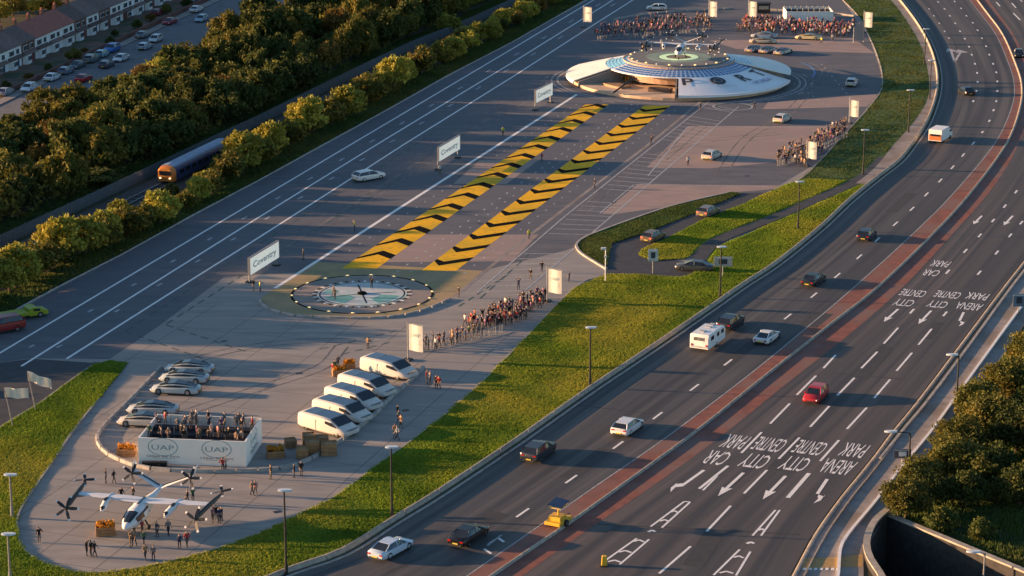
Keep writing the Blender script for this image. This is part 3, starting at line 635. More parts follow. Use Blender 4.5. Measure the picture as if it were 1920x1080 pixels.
wood = [P(*q) for q in [(-330, 400), (-330, 470), (-120, 480), (0, 432), (240, 325), (410, 245), (480, 212), (655, 125), (780, 66), (900, 14), (960, -30), (600, -30), (545, 30), (470, 70), (380, 110), (300, 150), (200, 196), (100, 228), (0, 262), (-150, 320)]]
xs = [p.x for p in wood]; ys = [p.y for p in wood]; placed = []
tries = 0
while tries < 9000 and len(placed) < 298:
    tries += 1; p = Vector((rnd.uniform(min(xs), max(xs)), rnd.uniform(min(ys), max(ys)), 0))
    if not inside(p, wood) or any((p - q).length < 4.2 for q in placed): continue
    placed.append(p)
for p in placed:
    k = rnd.choices([0, 1, 2, 3, 4, 5], [24, 26, 26, 14, 8, 5])[0]
    t_ = pix(p); tall = 1.0
    if t_[1] < 160 and t_[0] > 380: tall = rnd.choice([1.0, 1.25, 1.5])
    elif 210 < t_[1] < 330 and t_[0] > 60 and rnd.random() < .4: tall = rnd.choice([1.15, 1.35])
    dF = min((p - q).length for q in FEN)
    if dF < 13: tall = max(tall, rnd.uniform(.95, 1.35))
    rel = p - P(322, 352); al = -(rel.x * LD.x + rel.y * LD.y); la = abs(rel.x * LD.y - rel.y * LD.x)
    if 0 < al < 48 and la < 5.5: tall = .42
    plant(k, p, rnd.uniform(.65, 1.2), 'in the wood beside the railway', 'trees of the wood', tall)
tri_ = tessellate_polygon([wood]); A_ = np.array([[[wood[i].x, wood[i].y] for i in t] for t in tri_]); ar_ = np.abs(np.cross(A_[:, 1] - A_[:, 0], A_[:, 2] - A_[:, 0])) / 2
NS = 52000; ix = nprng.choice(len(A_), NS, p=ar_ / ar_.sum()); r1_, r2_ = np.sqrt(nprng.uniform(size=NS)), nprng.uniform(size=NS)
XY = A_[ix, 0] * (1 - r1_)[:, None] + A_[ix, 1] * (r1_ * (1 - r2_))[:, None] + A_[ix, 2] * (r1_ * r2_)[:, None]
hz = (1.6 + 1.0 * np.sin(XY[:, 0] * .55 + 1.3 * np.sin(XY[:, 1] * .4)) + .7 * np.sin(XY[:, 1] * .62 + XY[:, 0] * .2)) * nprng.uniform(.3, 1.15, NS)
scrub = link('undergrowth', quads_mesh('undergrowth', np.stack([XY[:, 0], XY[:, 1], np.clip(hz, .1, 4)], 1), .34, M_leaf[1])); struct(scrub, 'stuff'); tag(scrub, 'low olive scrub filling the wood between its trees', 'undergrowth')
# belt of bushes between the railway and the forecourt
belt = offset(ROADEDGE, 5.5)
for i, p in enumerate(resample(belt, 150)):
    t = i / 149
    q = p + Vector((rnd.uniform(-2.2, 1.2), rnd.uniform(-2, 2), 0)); k = rnd.choices([6, 7, 8, 9], [6, 4, 2, 1])[0]
    px = 960 + FPX * q.x / (q.y * math.cos(PITCH) + CAM_H * math.sin(PITCH))
    s = rnd.uniform(.7, 1.15)
    if 250 < px < 400: s *= .6
    plant(k, q, s, 'beside the forecourt along the railway', 'bushes along the railway')
for x, y, k, s in [(455, 325, 6, 1.6), (580, 250, 6, 1.5), (540, 275, 7, 1.3), (620, 235, 7, 1.4), (690, 195, 7, 1.6), (740, 168, 6, 1.5), (790, 140, 7, 1.6), (880, 95, 4, .8), (300, 420, 6, 1.2), (240, 445, 7, 1.3), (120, 490, 6, 1.5), (90, 505, 7, 1.2), (30, 540, 6, 1.4), (840, 62, 4, .85), (1010, 20, 5, .7), (430, 340, 7, 1.4), (485, 310, 7, 1.4), (510, 290, 6, 1.3), (650, 222, 6, 1.4), (200, 465, 7, 1.2), (350, 395, 7, .9), (372, 380, 6, .95), (398, 364, 7, 1.1), (60, 520, 7, 1.4), (160, 478, 6, 1.3), (830, 120, 7, 1.3), (920, 78, 6, 1.0), (970, 50, 7, 1.0), (270, 432, 7, 1.1)]:
    plant(k, P(x, y), s, 'standing taller in the row by the railway', 'large bushes along the railway')
for x, y, k, s in [(-120, 556, 0, 1.3), (-150, 590, 2, 1.4), (-190, 606, 0, 1.3), (-290, 655, 0, 1.3)]:  # unseen trees added to throw shade across the lower forecourt
    plant(k, P(x, y), s, 'out of view, added to shade the forecourt', 'unseen shade trees')
# lower right thicket beside the cycle path
for x, y, k, s in [(1698, 972, 10, .8), (1740, 950, 11, .8), (1722, 925, 10, .75), (1785, 905, 10, .95), (1850, 920, 11, 1.0), (1800, 860, 10, .9), (1850, 825, 10, 1.0), (1905, 850, 11, 1.1), (1832, 785, 10, .85), (1890, 755, 10, 1.0), (1935, 700, 10, 1.0), (1945, 790, 11, 1.0), (1970, 930, 11, 1.1), (1910, 950, 11, .9), (1990, 870, 11, 1.2), (1990, 640, 11, 1.0), (1770, 995, 8, .9), (1840, 1015, 8, .8), (1810, 950, 11, .8)]:
    plant(k, P(x, y), s, 'in the thicket above the lower road', 'trees of the thicket')
# behind the houses
for x, y, k, s in [(0, 42, 4, .9), (25, 30, 2, .9), (60, 28, 4, .7), (90, 12, 1, .9), (-30, 50, 2, 1), (50, 5, 5, .9), (10, 5, 1, 1), (95, 26, 7, 1.2), (130, -5, 2, .9), (-60, 20, 1, 1.1)]:
    plant(k, P(x, y), s, 'behind the terraced houses', 'trees behind the houses')
for k in range(16):
    p = FAC0 + fdir * (k * 9.3 + 3) + fn * rnd.uniform(5, 8); plant(rnd.choice([8, 8, 9, 7]), p, rnd.uniform(.5, .8), 'in a front yard of the terrace', 'yard bushes')
for o in TP:
    for c in list(o.children): bpy.data.objects.remove(c)
    bpy.data.objects.remove(o)

# ------------------------------------------------------------------ grass blades
def tufts(name, poly, z, n, material, hgt=.22, exclude=()):
    tris = tessellate_polygon([[Vector((p.x, p.y, 0)) for p in poly]]); A = np.array([[[poly[i].x, poly[i].y] for i in t] for t in tris])
    ar = np.abs(np.cross(A[:, 1] - A[:, 0], A[:, 2] - A[:, 0])) / 2; idx = nprng.choice(len(A), n, p=ar / ar.sum())
    r1, r2 = np.sqrt(nprng.uniform(size=n)), nprng.uniform(size=n)
    C = A[idx, 0] * (1 - r1)[:, None] + A[idx, 1] * (r1 * (1 - r2))[:, None] + A[idx, 2] * (r1 * r2)[:, None]
    keep = np.ones(n, bool)
    for pl, d in exclude:
        q = np.array([[p.x, p.y] for p in pl])
        for k in range(0, n, 20000):
            keep[k:k + 20000] &= (np.min(((C[k:k + 20000, None] - q[None]) ** 2).sum(-1), 1) > d * d)
    C = C[keep]; n = len(C)
    # clumpy height from summed sines, three bent blades a tuft
    g = .5 + .25 * np.sin(C[:, 0] * .9 + 2 * np.sin(C[:, 1] * .31)) + .25 * np.sin(C[:, 1] * .7 + 1.7 * np.sin(C[:, 0] * .43))
    V = []; 
    for b in range(3):
        a = nprng.uniform(0, 6.28, n); w = nprng.uniform(.05, .11, n); h = hgt * (.45 + .9 * g) * nprng.uniform(.6, 1.3, n); l = nprng.uniform(-.12, .16, (n, 2)); o = nprng.uniform(-.12, .12, (n, 2))
        ca, sa = np.cos(a) * w, np.sin(a) * w; X, Y = C[:, 0] + o[:, 0], C[:, 1] + o[:, 1]
        V.append(np.stack([np.stack([X - ca, Y - sa, np.full(n, z)], 1), np.stack([X + ca, Y + sa, np.full(n, z)], 1), np.stack([X + l[:, 0], Y + l[:, 1], z + h], 1)], 1))
    V = np.concatenate(V).reshape(-1, 3); m = len(V) // 3
    me = bpy.data.meshes.new(name); me.vertices.add(3 * m); me.vertices.foreach_set('co', V.ravel()); me.loops.add(3 * m); me.loops.foreach_set('vertex_index', np.arange(3 * m)); me.polygons.add(m)
    me.polygons.foreach_set('loop_start', np.arange(m) * 3); me.polygons.foreach_set('loop_total', np.full(m, 3)); me.update(); me.materials.append(material)
    o = link(name, me); struct(o, 'stuff'); return o
lanepts = resample(lane, 90); fwpts = resample(offset(fw, -1.2), 120)
tag(tufts('grass', verge_poly, .09, 150000, M_blade, .15, [(lanepts, 1.35), (fwpts, 1.5)]), 'short bright grass of the wide verge beside the road', 'grass')
tag(tufts('grass', verge_up, .09, 26000, M_blade2, .12, [(lanepts, 1.35), (fwpts, 1.5)]), 'short grass of the upper verge by the bend, darkened to paint in shade', 'grass')
tag(tufts('grass', ISL, .13, 9000, M_blade2, .1), 'short grass blades of the curved island by the slip road', 'grass')
tag(tufts('grass', offset(ROADEDGE, .3) + list(reversed(offset(ROADEDGE, 5.0))), .0, 26000, M_blade2, .35), 'rough grass along the foot of the railway bushes', 'grass')
tag(tufts('grass', offset(FEN, .5) + list(reversed(offset(FEN, 6))), .0, 20000, M_blade2, .4), 'rough grass between the palisade fence and the wood', 'grass')
tag(tufts('grass', [P(*q) for q in [(1665, 965), (1700, 925), (1772, 806), (1875, 680), (1960, 570), (2050, 600), (2060, 1130), (1800, 1028)]], .0, 16000, M_blade2, .4), 'rough grass under the thicket by the cycle path', 'grass')
# ------------------------------------------------------------------ vehicles
M_paint = mat('car_paint', (1, 1, 1), (1, 1, 1), 1, .28, objcol=True, metal=.15, spec=.6)
M_cglass = mat('car_glass', (.012, .015, .02), (.018, .022, .028), 1, .08, spec=.7)
M_tyre = mat('tyre', (.015, .015, .015), (.022, .022, .022), 4, .9)
M_rim = mat('rim', (.45, .45, .46), (.35, .35, .36), 4, .3, metal=.8)
M_head = mat('headlamp', (.85, .85, .82), (.7, .7, .7), 4, .15)
M_tail = mat('tail_lamp', (.45, .015, .012), (.35, .01, .01), 4, .2)
M_tlit = mat('tail_lamp_lit', (1.0, .10, .04), (1, .1, .04), 4, .2, emit=.7)
M_plate = mat('number_plate', (.65, .5, .06), (.65, .5, .06), 4, .5)
M_trim = mat('black_trim', (.018, .018, .018), (.025, .025, .025), 4, .6)
wheel_t = MB(); secs = []
for k in range(15):
    a = 2 * math.pi * k / 14; secs.append([(r * math.cos(a), y, r * math.sin(a)) for r, y in ((.2, -.1), (.31, -.1), (.33, -.05), (.33, .05), (.31, .1), (.2, .1))])
wheel_t.loft(secs, 0, False); WT = wheel_t.mesh('tyre', M_tyre, True)
wr = MB(); wr.tube([(0, -.07, 0), (0, .07, 0)], .21, 14)
for k in range(5): wr.box((0, 0, 0), (.06, .17, .36)) if k == 0 else None
WR = wr.mesh('rim', M_rim)
def wheels(o, xs_, hw, r=1.0):
    for x in xs_:
        for s in (-1, 1):
            w = link('wheel', WT, o); w.location = (x, s * hw, .33 * r); w.scale = (r, 1, r); link('rim', WR, w)
KP = {  # L, W, body stations (x, half width, zbottom, ztop), cabin stations (x, base half, top half, zbase, ztop)
    'sedan': (4.6, 1.84, [(-2.3, .74, .3, .72), (-2.15, .86, .2, .82), (-1.3, .92, .16, .85), (.9, .92, .16, .82), (1.9, .88, .18, .70), (2.2, .78, .22, .58), (2.3, .66, .28, .5)], [(-1.75, .76, .62, .83, .86), (-1.0, .82, .60, .84, 1.2), (.15, .82, .60, .82, 1.24), (.45, .82, .58, .82, 1.18), (1.25, .80, .62, .80, .83)]),
    'hatch': (4.2, 1.8, [(-2.1, .76, .3, .8), (-2.0, .86, .2, .88), (-1.2, .9, .16, .88), (.8, .9, .16, .84), (1.75, .86, .18, .72), (2.02, .76, .22, .6), (2.1, .64, .28, .5)], [(-2.0, .78, .66, .87, .9), (-1.55, .80, .62, .88, 1.24), (-.1, .82, .62, .85, 1.3), (.35, .82, .6, .84, 1.24), (1.1, .80, .64, .82, .85)]),
    'suv': (4.6, 1.92, [(-2.3, .82, .34, .9), (-2.2, .92, .26, 1.0), (-1.3, .96, .2, 1.0), (1.0, .96, .2, .97), (2.0, .92, .24, .9), (2.25, .84, .3, .78), (2.3, .7, .36, .62)], [(-2.2, .84, .72, .98, 1.02), (-1.8, .86, .7, 1.0, 1.42), (-.2, .88, .7, .98, 1.48), (.4, .88, .68, .97, 1.42), (1.15, .86, .7, .95, .98)]),
    'coupe': (4.5, 1.9, [(-2.25, .8, .28, .66), (-2.1, .9, .18, .76), (-1.2, .95, .13, .8), (.8, .94, .13, .72), (1.8, .9, .14, .62), (2.15, .78, .18, .5), (2.25, .64, .24, .42)], [(-1.9, .70, .5, .75, .78), (-.9, .78, .54, .78, 1.08), (-.1, .8, .56, .76, 1.12), (.25, .8, .54, .74, 1.06), (1.15, .78, .58, .70, .72)]),
    'concept': (5.1, 2.0, [(-2.55, .72, .28, .62), (-2.3, .9, .18, .72), (-1.2, .99, .14, .78), (.6, .99, .14, .74), (1.7, .95, .15, .66), (2.3, .8, .18, .52), (2.55, .56, .26, .42)], [(-2.2, .5, .34, .70, .73), (-1.2, .8, .54, .76, 1.02), (-.1, .84, .58, .76, 1.14), (.7, .82, .54, .74, 1.04), (1.75, .66, .42, .66, .68)]),
}
def car_proto(kind, lit=False):
    L, Wd, bs, cs = KP[kind]; o = thing('car', '', 'car')
    b = MB(); b.loft([[(x, y * hw, z) for y, z in ((-.86, zb), (-1, zb + .1), (-1, (zb + zt) / 2 + .05), (-.95, zt - .07), (-.8, zt), (.8, zt), (.95, zt - .07), (1, (zb + zt) / 2 + .05), (1, zb + .1), (.86, zb))] for x, hw, zb, zt in bs])
    b.build('body', M_paint, o, smooth=True)
    for s in (-1, 1): MB().box((0, s * (Wd / 2 - .06), .2), (L * .5, .12, .1)).build('sill', M_trim, o)
    MB().box((bs[0][0] + .02, 0, .3), (.1, 1.2, .14)).build('rear_bumper', M_trim, o); MB().box((bs[-1][0] - .03, 0, .34), (.1, .9, .12)).build('grille', M_trim, o)
    g = MB(); g.loft([[(x, -hb, zb), (x, -ht, zt), (x, ht, zt), (x, hb, zb)] for x, hb, ht, zb, zt in cs]); g.build('windows', M_cglass, o)
    rf = MB(); mid_ = cs[1:4]
    rf.loft([[(x, -ht * 1.03, zt - .02), (x, -ht * .97, zt + .025), (x, ht * .97, zt + .025), (x, ht * 1.03, zt - .02)] for x, hb, ht, zb, zt in mid_])
    for s in (-1, 1):
        for i, j in ((0, 1), (3, 4)):
            a, c = cs[i], cs[j]; pa = (a[0], s * (a[1] if i == 0 else a[2]), a[3] if i == 0 else a[4]); pc = (c[0], s * (c[2] if j == 1 else c[1]), c[4] if j == 1 else c[3]); rf.tube([pa, pc], .05, 4)
        m_ = cs[2]; rf.tube([(m_[0] - .25, s * m_[1], m_[3]), (m_[0] - .25, s * (m_[2] + .02), m_[4])], .035, 4)
    rf.build('roof', M_paint if kind != 'concept' else M_cglass, o)
    if kind == 'concept':
        e = MB()
        for s in (-1, 1): e.tube([(x, s * (hb * .5 + ht * .56), (zb + zt) / 2 + .04) for x, hb, ht, zb, zt in cs], .06, 5)
        e.build('silver_rail', M_paint, o)
    x0, x1 = bs[0], bs[-1]
    for s in (-1, 1):
        MB().box((x1[0] - .14, s * .58, x1[3] - .0), (.2, .3, .12), 0, -s * .35).build('headlight', M_head, o)
        MB().box((x0[0] + .04, s * .6, x0[3] - .1), (.12, .3, .13)).build('tail_light', M_tlit if lit else M_tail, o)
        MB().box((cs[4][0] - .25, s * (Wd / 2 + .06), cs[4][3] + .03), (.14, .16, .1)).build('mirror', M_paint, o)
    MB().box((x0[0] - .03, 0, .42), (.02, .5, .11)).build('number_plate', M_plate, o)
    wheels(o, (-L * .29, L * .31), Wd / 2 - .1)
    return freeze(o)
CP = {k: car_proto(k) for k in KP}; CP['lit'] = car_proto('hatch', True)
def car(kind, px, py, rz, color, label, group=None, s=None, z=0, cat='car'):
    o = dup(CP[kind], P(px, py) + Vector((0, 0, .03 + z)), rz, label, group, color=color, scale=s); o.name = 'car'; o['category'] = cat; return o
def along(pl, px, py):
    p = P(px, py); i = min(range(1, len(pl) - 1), key=lambda k: (pl[k] - p).length); v = pl[i + 1] - pl[i - 1]; return math.atan2(v.y, v.x)
WHT, BLK, SIL = (.66, .66, .66), (.012, .013, .016), (.38, .40, .42)
car('sedan', 733, 1037, along(E1, 740, 1000) - .1, (.48, .58, .68), 'pale blue saloon car beside the bend of the kerb', 'cars on the dual carriageway')
car('sedan', 879, 1012, along(CB, 960, 1050), BLK, 'black saloon car beside the white lane arrow', 'cars on the dual carriageway')
car('suv', 1010, 856, along(E1, 1000, 815), (.03, .035, .045), 'dark grey car with a long shadow beside the grass verge', 'cars on the dual carriageway')
car('hatch', 1177, 808, along(CB, 1300, 812), WHT, 'white hatchback by the red central strip', 'cars on the dual carriageway', s=(1.05, 1.05, 1))
car('suv', 1370, 613, along(E1, 1330, 590), (.015, .02, .028), 'dark towing car in front of the white caravan', 'cars on the dual carriageway')
car('coupe', 1438, 638, along(CB, 1530, 630), WHT, 'white sports car beside the caravan', 'cars on the dual carriageway')
car('sedan', 1525, 531, along(E1, 1430, 525), (.022, .03, .03), 'dark green saloon car ahead of the caravan', 'cars on the dual carriageway')
car('hatch', 1625, 447, along(E1, 1545, 432), (.018, .024, .045), 'dark navy hatchback ahead of the green saloon', 'cars on the dual carriageway')
car('sedan', 1812, 176, R(97), (.012, .018, .026), 'small dark car where the road bends', 'cars on the dual carriageway')
car('hatch', 1910, 106, R(-100), (.02, .02, .022), 'black car beyond the central barrier', 'cars on the dual carriageway')
car('hatch', 1529, 748, d1, (.42, .02, .025), 'red hatchback driving between the long lane dashes', 'cars on the dual carriageway')
# slip road and forecourt
dsl = heading((1190, 470), (1390, 375))
car('lit', 1225, 450, dsl, (.14, .10, .07), 'bronze car with lit tail lamps at the bend of the slip road', 'cars on the slip road')
car('lit', 1328, 403, dsl, (.17, .14, .11), 'brown car with lit tail lamps halfway up the slip road', 'cars on the slip road')
car('sedan', 1302, 507, R(165), (.05, .055, .055), 'grey saloon car turning below the slip road', 'cars on the slip road')
car('lit', 1335, 297, R(62), (.5, .48, .44), 'pale car with lit tail lamps on the sunlit tarmac', 'cars on the forecourt')
car('lit', 1467, 228, R(62), (.55, .52, .46), 'pale car near the crowd by the tall banner', 'cars on the forecourt')
car('hatch', 1597, 160, R(75), (.5, .52, .52), 'silver car beside the curved kerb of the grass', 'cars on the forecourt')
car('suv', 691, 337, R(40), (.66, .63, .6), 'pale people carrier driving over the lane lines by the railway', 'cars on the forecourt', s=(1.05, 1.05, .95))
for i, (x, y) in enumerate([(356, 698), (346, 716), (330, 737)]):
    car('concept', x, y, R(172), (.42, .46, .46), ['silver low car, middle of the row of three', 'silver low car, nearest the dashed green lines in the row of three', 'silver low car, end of the row of three next to the pair'][(1, 0, 2)[i]], 'low silver cars parked in a row', s=(1, 1, 1.1))
car('concept', 287, 775, R(174), (.42, .45, .45), 'silver low car behind the other by the open stand', 'low silver cars parked in a row', s=(1, 1, 1.1))
car('concept', 270, 797, R(174), (.5, .46, .40), 'silver low car tight against the open stand', 'low silver cars parked in a row', s=(1, 1, 1.1))
for x, y, c, l in [(1414, 96, (.34, .34, .34), 'grey low car beside the dome, outer end of the three'), (1440, 98, (.36, .36, .36), 'grey low car beside the dome, middle of the three'), (1468, 101, (.4, .42, .38), 'grey low car beside the dome, inner end of the three')]: car('concept', x, y, R(58), c, l, 'low cars parked behind the dome')
car('concept', 1433, 71, R(170), (.4, .42, .45), 'grey low car at the front of the back crowd', 'low cars parked behind the dome')
car('concept', 1430, 81, R(170), (.55, .45, .32), 'bronze low car behind the three parked by the dome', 'low cars parked behind the dome')
car('concept', 1516, 74, R(165), (.75, .6, .3), 'gold low car catching the sun before the back crowd', 'low cars parked behind the dome')
car('hatch', 1231, 19, R(175), (.6, .6, .6), 'white car with dark windows behind the back barrier', 'cars on the forecourt')
# left edge
car('suv', 2, 622, R(215), (.22, .014, .016), 'dark red car beside the lime pickup', 'vehicles by the railway', s=(1.15, 1.1, 1.2))
o = thing('pickup_truck', 'lime green flatbed pickup beside the dark red car', 'pickup', P(38, 597) + Vector((0, 0, .03)), R(32))
M_lime = mat('lime_paint', (.30, .36, .02), (.24, .3, .02), 1, .3)
MB().box((-.9, 0, .62), (3.4, 1.9, .4)).build('flatbed', M_lime, o, bevel=.05)
MB().loft([[(x, -w, .3), (x, -w, z), (x, w, z), (x, w, .3)] for x, w, z in ((.8, .92, 1.1), (1.2, .92, 1.25), (1.8, .9, 1.2), (2.3, .88, .85), (3.0, .84, .75), (3.1, .8, .6))]).build('cab', M_lime, o, smooth=True)
MB().loft([[(x, -w, z), (x, -w, z + .25), (x, w, z + .25), (x, w, z)] for x, w, z in ((1.3, .94, .85), (2.1, .93, .8))]).build('windows', M_cglass, o); wheels(o, (-1.7, 2.1), .85)
# street cars
sd = hrz
for i, (x, y, k, c, l) in enumerate([(54, 170, 'hatch', WHT, 'white hatchback parked at the lower end of the terrace street'), (98, 150, 'sedan', WHT, 'white saloon parked opposite the red car in the terrace street'), (124, 138, 'hatch', (.16, .2, .27), 'grey blue hatchback behind the white saloon in the terrace street'), (145, 127, 'sedan', (.08, .1, .11), 'dark grey saloon in the middle of the parked row'), (172, 116, 'suv', (.13, .16, .17), 'grey estate parked second below the bright blue car'), (192, 106, 'hatch', (.2, .38, .42), 'teal hatchback parked behind the bright blue car'), (210, 97, 'suv', (.03, .14, .42), 'bright blue van-like car in the parked row'), (157, 152, 'sedan', (.42, .02, .025), 'bright red car parked by the edge of the wood'),
        (200, 126, 'hatch', (.1, .1, .13), 'dark car parked by the wood behind the red car'), (227, 114, 'sedan', WHT, 'white saloon parked by the wood'), (268, 70, 'sedan', (.18, .22, .24), 'grey green saloon higher up the street'), (272, 92, 'hatch', (.35, .45, .52), 'pale blue hatchback half hidden by the wood'), (318, 45, 'sedan', (.3, .03, .04), 'red saloon higher up the street'), (296, 28, 'hatch', (.2, .03, .04), 'maroon hatchback in a front yard'), (368, 22, 'sedan', WHT, 'white saloon at the upper end of the street'), (378, 40, 'hatch', (.3, .4, .48), 'light blue car by the trees at the upper end'), (10, 178, 'sedan', (.3, .3, .32), 'pale grey saloon at the lower end of the street'), (358, 5, 'hatch', (.25, .27, .3), 'grey hatchback at the far end of the street'), (292, 78, 'hatch', (.55, .56, .56), 'silver hatchback beside the wood')]):
    car(k, x, y, sd + (math.pi if i % 3 == 0 else 0) + rnd.uniform(-.04, .04), c, l, 'cars parked in the terrace street')
# caravan
ca = along(E1, 1330, 590)
o = thing('caravan', 'white touring caravan towed by the dark car', 'caravan', P(1327, 648) + Vector((0, 0, .03)), ca)
M_car = mat('caravan_white', (.80, .79, .76), (.74, .73, .70), 1.2, .4)
MB().loft([[(x, -w, .35), (x, -w * 1.0, zt - .12), (x, -w * .9, zt), (x, w * .9, zt), (x, w, zt - .12), (x, w, .35)] for x, w, zt in ((-2.6, 1.02, 1.62), (-2.5, 1.1, 1.95), (1.6, 1.1, 1.95), (2.3, 1.08, 1.75), (2.7, 1.0, 1.05))]).build('body', M_car, o, smooth=True)
for s in (-1, 1):
    for x, w in ((-1.5, .9), (.2, .7), (1.5, .8)): MB().box((x, s * 1.1, 1.4), (w, .03, .45)).build('window', M_cglass, o)
MB().box((-2.57, 0, 1.42), (.06, 1.3, .38)).build('window', M_cglass, o); MB().box((-2.62, 0, .55), (.06, 2.0, .16)).build('bumper', mat('caravan_stripe', (.5, .5, .5), (.4, .4, .4), 2, .5), o)
for x, w in ((-1.4, .7), (.4, .5), (1.4, .9)): MB().box((x, .1, 2.0), (w, .6, .1)).build('roof_vent', mat('vent_grey', (.45, .45, .45), (.35, .35, .36), 2, .4), o, bevel=.03)
MB().tube([(2.6, 0, .5), (3.5, 0, .45)], .06, 6).build('drawbar', M_darkm, o)
for s in (-1, 1): MB().box((-2.62, s * .85, .75), (.05, .22, .2)).build('tail_light', M_tail, o)
w_ = [link('wheel', WT, o) for _ in range(2)]
for w0, s in zip(w_, (-1, 1)): w0.location = (-.2, s * 1.0, .33); link('rim', WR, w0)
# box van
o = thing('box_van', 'white roofed box van with orange rear on the bend of the road', 'van', P(1762, 264) + Vector((0, 0, .03)), R(62))
MB().box((-.6, 0, 1.25), (3.6, 2.1, 1.75)).build('box_body', M_car, o, bevel=.05); MB().loft([[(x, -1, .4), (x, -1, z), (x, 1, z), (x, 1, .4)] for x, z in ((1.22, 1.75), (1.7, 1.7), (2.4, 1.1), (3.0, .95), (3.1, .6))]).build('cab', M_car, o, smooth=True)
MB().box((-2.43, 0, .95), (.06, 1.9, .9)).build('rear_panel', mat('orange_panel', (.62, .20, .05), (.5, .15, .05), 2, .5), o); MB().box((-2.48, 0, 1.3), (.05, 1.5, .3)).build('window', M_cglass, o)
MB().box((2.0, 0, 1.32), (.9, 2.03, .3)).build('windscreen', M_cglass, o); MB().box((-.6, 0, .4), (3.4, 1.6, .2)).build('chassis', M_trim, o); wheels(o, (-1.6, 1.9), .95)
# roadworks trailer
o = thing('roadworks_trailer', 'yellow roadworks trailer carrying a tilted solar panel', 'trailer', P(1047, 984) + Vector((0, 0, .03)), along(CB, 1067, 982))
M_ty = mat('trailer_yellow', (.72, .42, .03), (.6, .35, .03), 2, .5)
MB().box((0, 0, .42), (2.4, 1.5, .3)).build('chassis', M_ty, o, bevel=.04); MB().box((-.2, 0, .75), (1.2, 1.2, .4)).build('battery_box', M_ty, o, bevel=.05)
MB().tube([(0, 0, .9), (0, 0, 1.9)], .09, 8).build('mast', M_ty, o); MB().box((0, 0, 1.75), (1.5, 1.2, .12)).build('panel_frame', mat('panel_frame', (.5, .38, .16), (.4, .3, .14), 2, .6), o)
pn = MB().box((0, 0, 0), (1.7, 1.3, .06)).build('solar_panel', mat('solar_dark', (.03, .05, .10), (.02, .035, .08), 3, .15), o); pn.location = (0, 0, 2.02); pn.rotation_euler = (R(5), R(-5), 0)
MB().tube([(1.2, 0, .4), (2.1, 0, .35)], .05, 6).build('drawbar', M_darkm, o)
for s in (-1, 1): w0 = link('wheel', WT, o); w0.location = (-.1, s * .82, .3); link('rim', WR, w0)
# train
i0 = min(range(len(TRK)), key=lambda k: (TRK[k] - P(322, 350)).length)
M_tb = mat('train_blue', (.035, .055, .13), (.03, .045, .10), 1, .35); M_troof = mat('train_roof', (.20, .27, .38), (.16, .21, .3), 1, .45); M_tor = mat('train_end', (.58, .20, .035), (.48, .16, .03), 1, .45)
tr = thing('train', 'blue railcar with an orange cab end running beside the bushes', 'train', TRK[i0]); tr.scale = (1, 1, .88)
def rail_pt(s):
    acc = 0
    for a, b in zip(TRK[i0:], TRK[i0 + 1:]):
        l = (b - a).length
        if acc + l >= s: return a.lerp(b, (s - acc) / l)
        acc += l
    return TRK[-1]
for c in range(1):
    a, b = rail_pt(c * 20.6), rail_pt(c * 20.6 + 19.8); L = (b - a).length; rz = math.atan2((b - a).y, (b - a).x)
    prof = lambda k=1.0: [(-1.3 * k, .55), (-1.36 * k, 1.2), (-1.3 * k, 2.35), (-.9 * k, 2.9), (0, 3.05), (.9 * k, 2.9), (1.3 * k, 2.35), (1.36 * k, 1.2), (1.3 * k, .55)]
    st = [(.0, .9)] if c == 0 else [(0, 1)]
    cb = MB().loft([[(x, y, z) for y, z in prof(k)] for x, k in ((0 if c else .7, 1), (L, 1))]).build('coach', M_tb, tr, smooth=True); cb.location = a - TRK[i0]; cb.rotation_euler = (0, 0, rz)
    MB().loft([[(x, y, z) for y, z in ((-1.05, 2.78), (-.85, 2.97), (0, 3.1), (.85, 2.97), (1.05, 2.78))] for x in (.8, L - .1)]).build('coach_roof', M_troof, cb)
    for s in (-1, 1):
        for k in range(8): MB().box((2.6 + k * 2.05, s * 1.335, 1.75), (1.45, .06, .65)).build('window', M_cglass, cb)
    MB().box((L / 2, 0, .32), (L - 2, 2.0, .45)).build('underframe', M_trim, cb)
    if c == 0:
        MB().loft([[(x, y * k, z * m + (1 - m) * .6) for y, z in prof()] for x, k, m in ((-.1, .82, .86), (.25, .94, .95), (.75, 1.004, 1.002))]).build('cab_end', M_tor, cb, smooth=True)
        MB().box((-.1, 0, 1.9), (.12, 1.7, .7)).build('cab_window', M_cglass, cb)
        for s in (-1, 1): MB().ell((-.12, s * .75, 1.1), (.08, .16, .13)).build('headlight', mat('lit_warm', (1, .7, .35), (1, .7, .35), 1, .4, emit=1.0), cb)

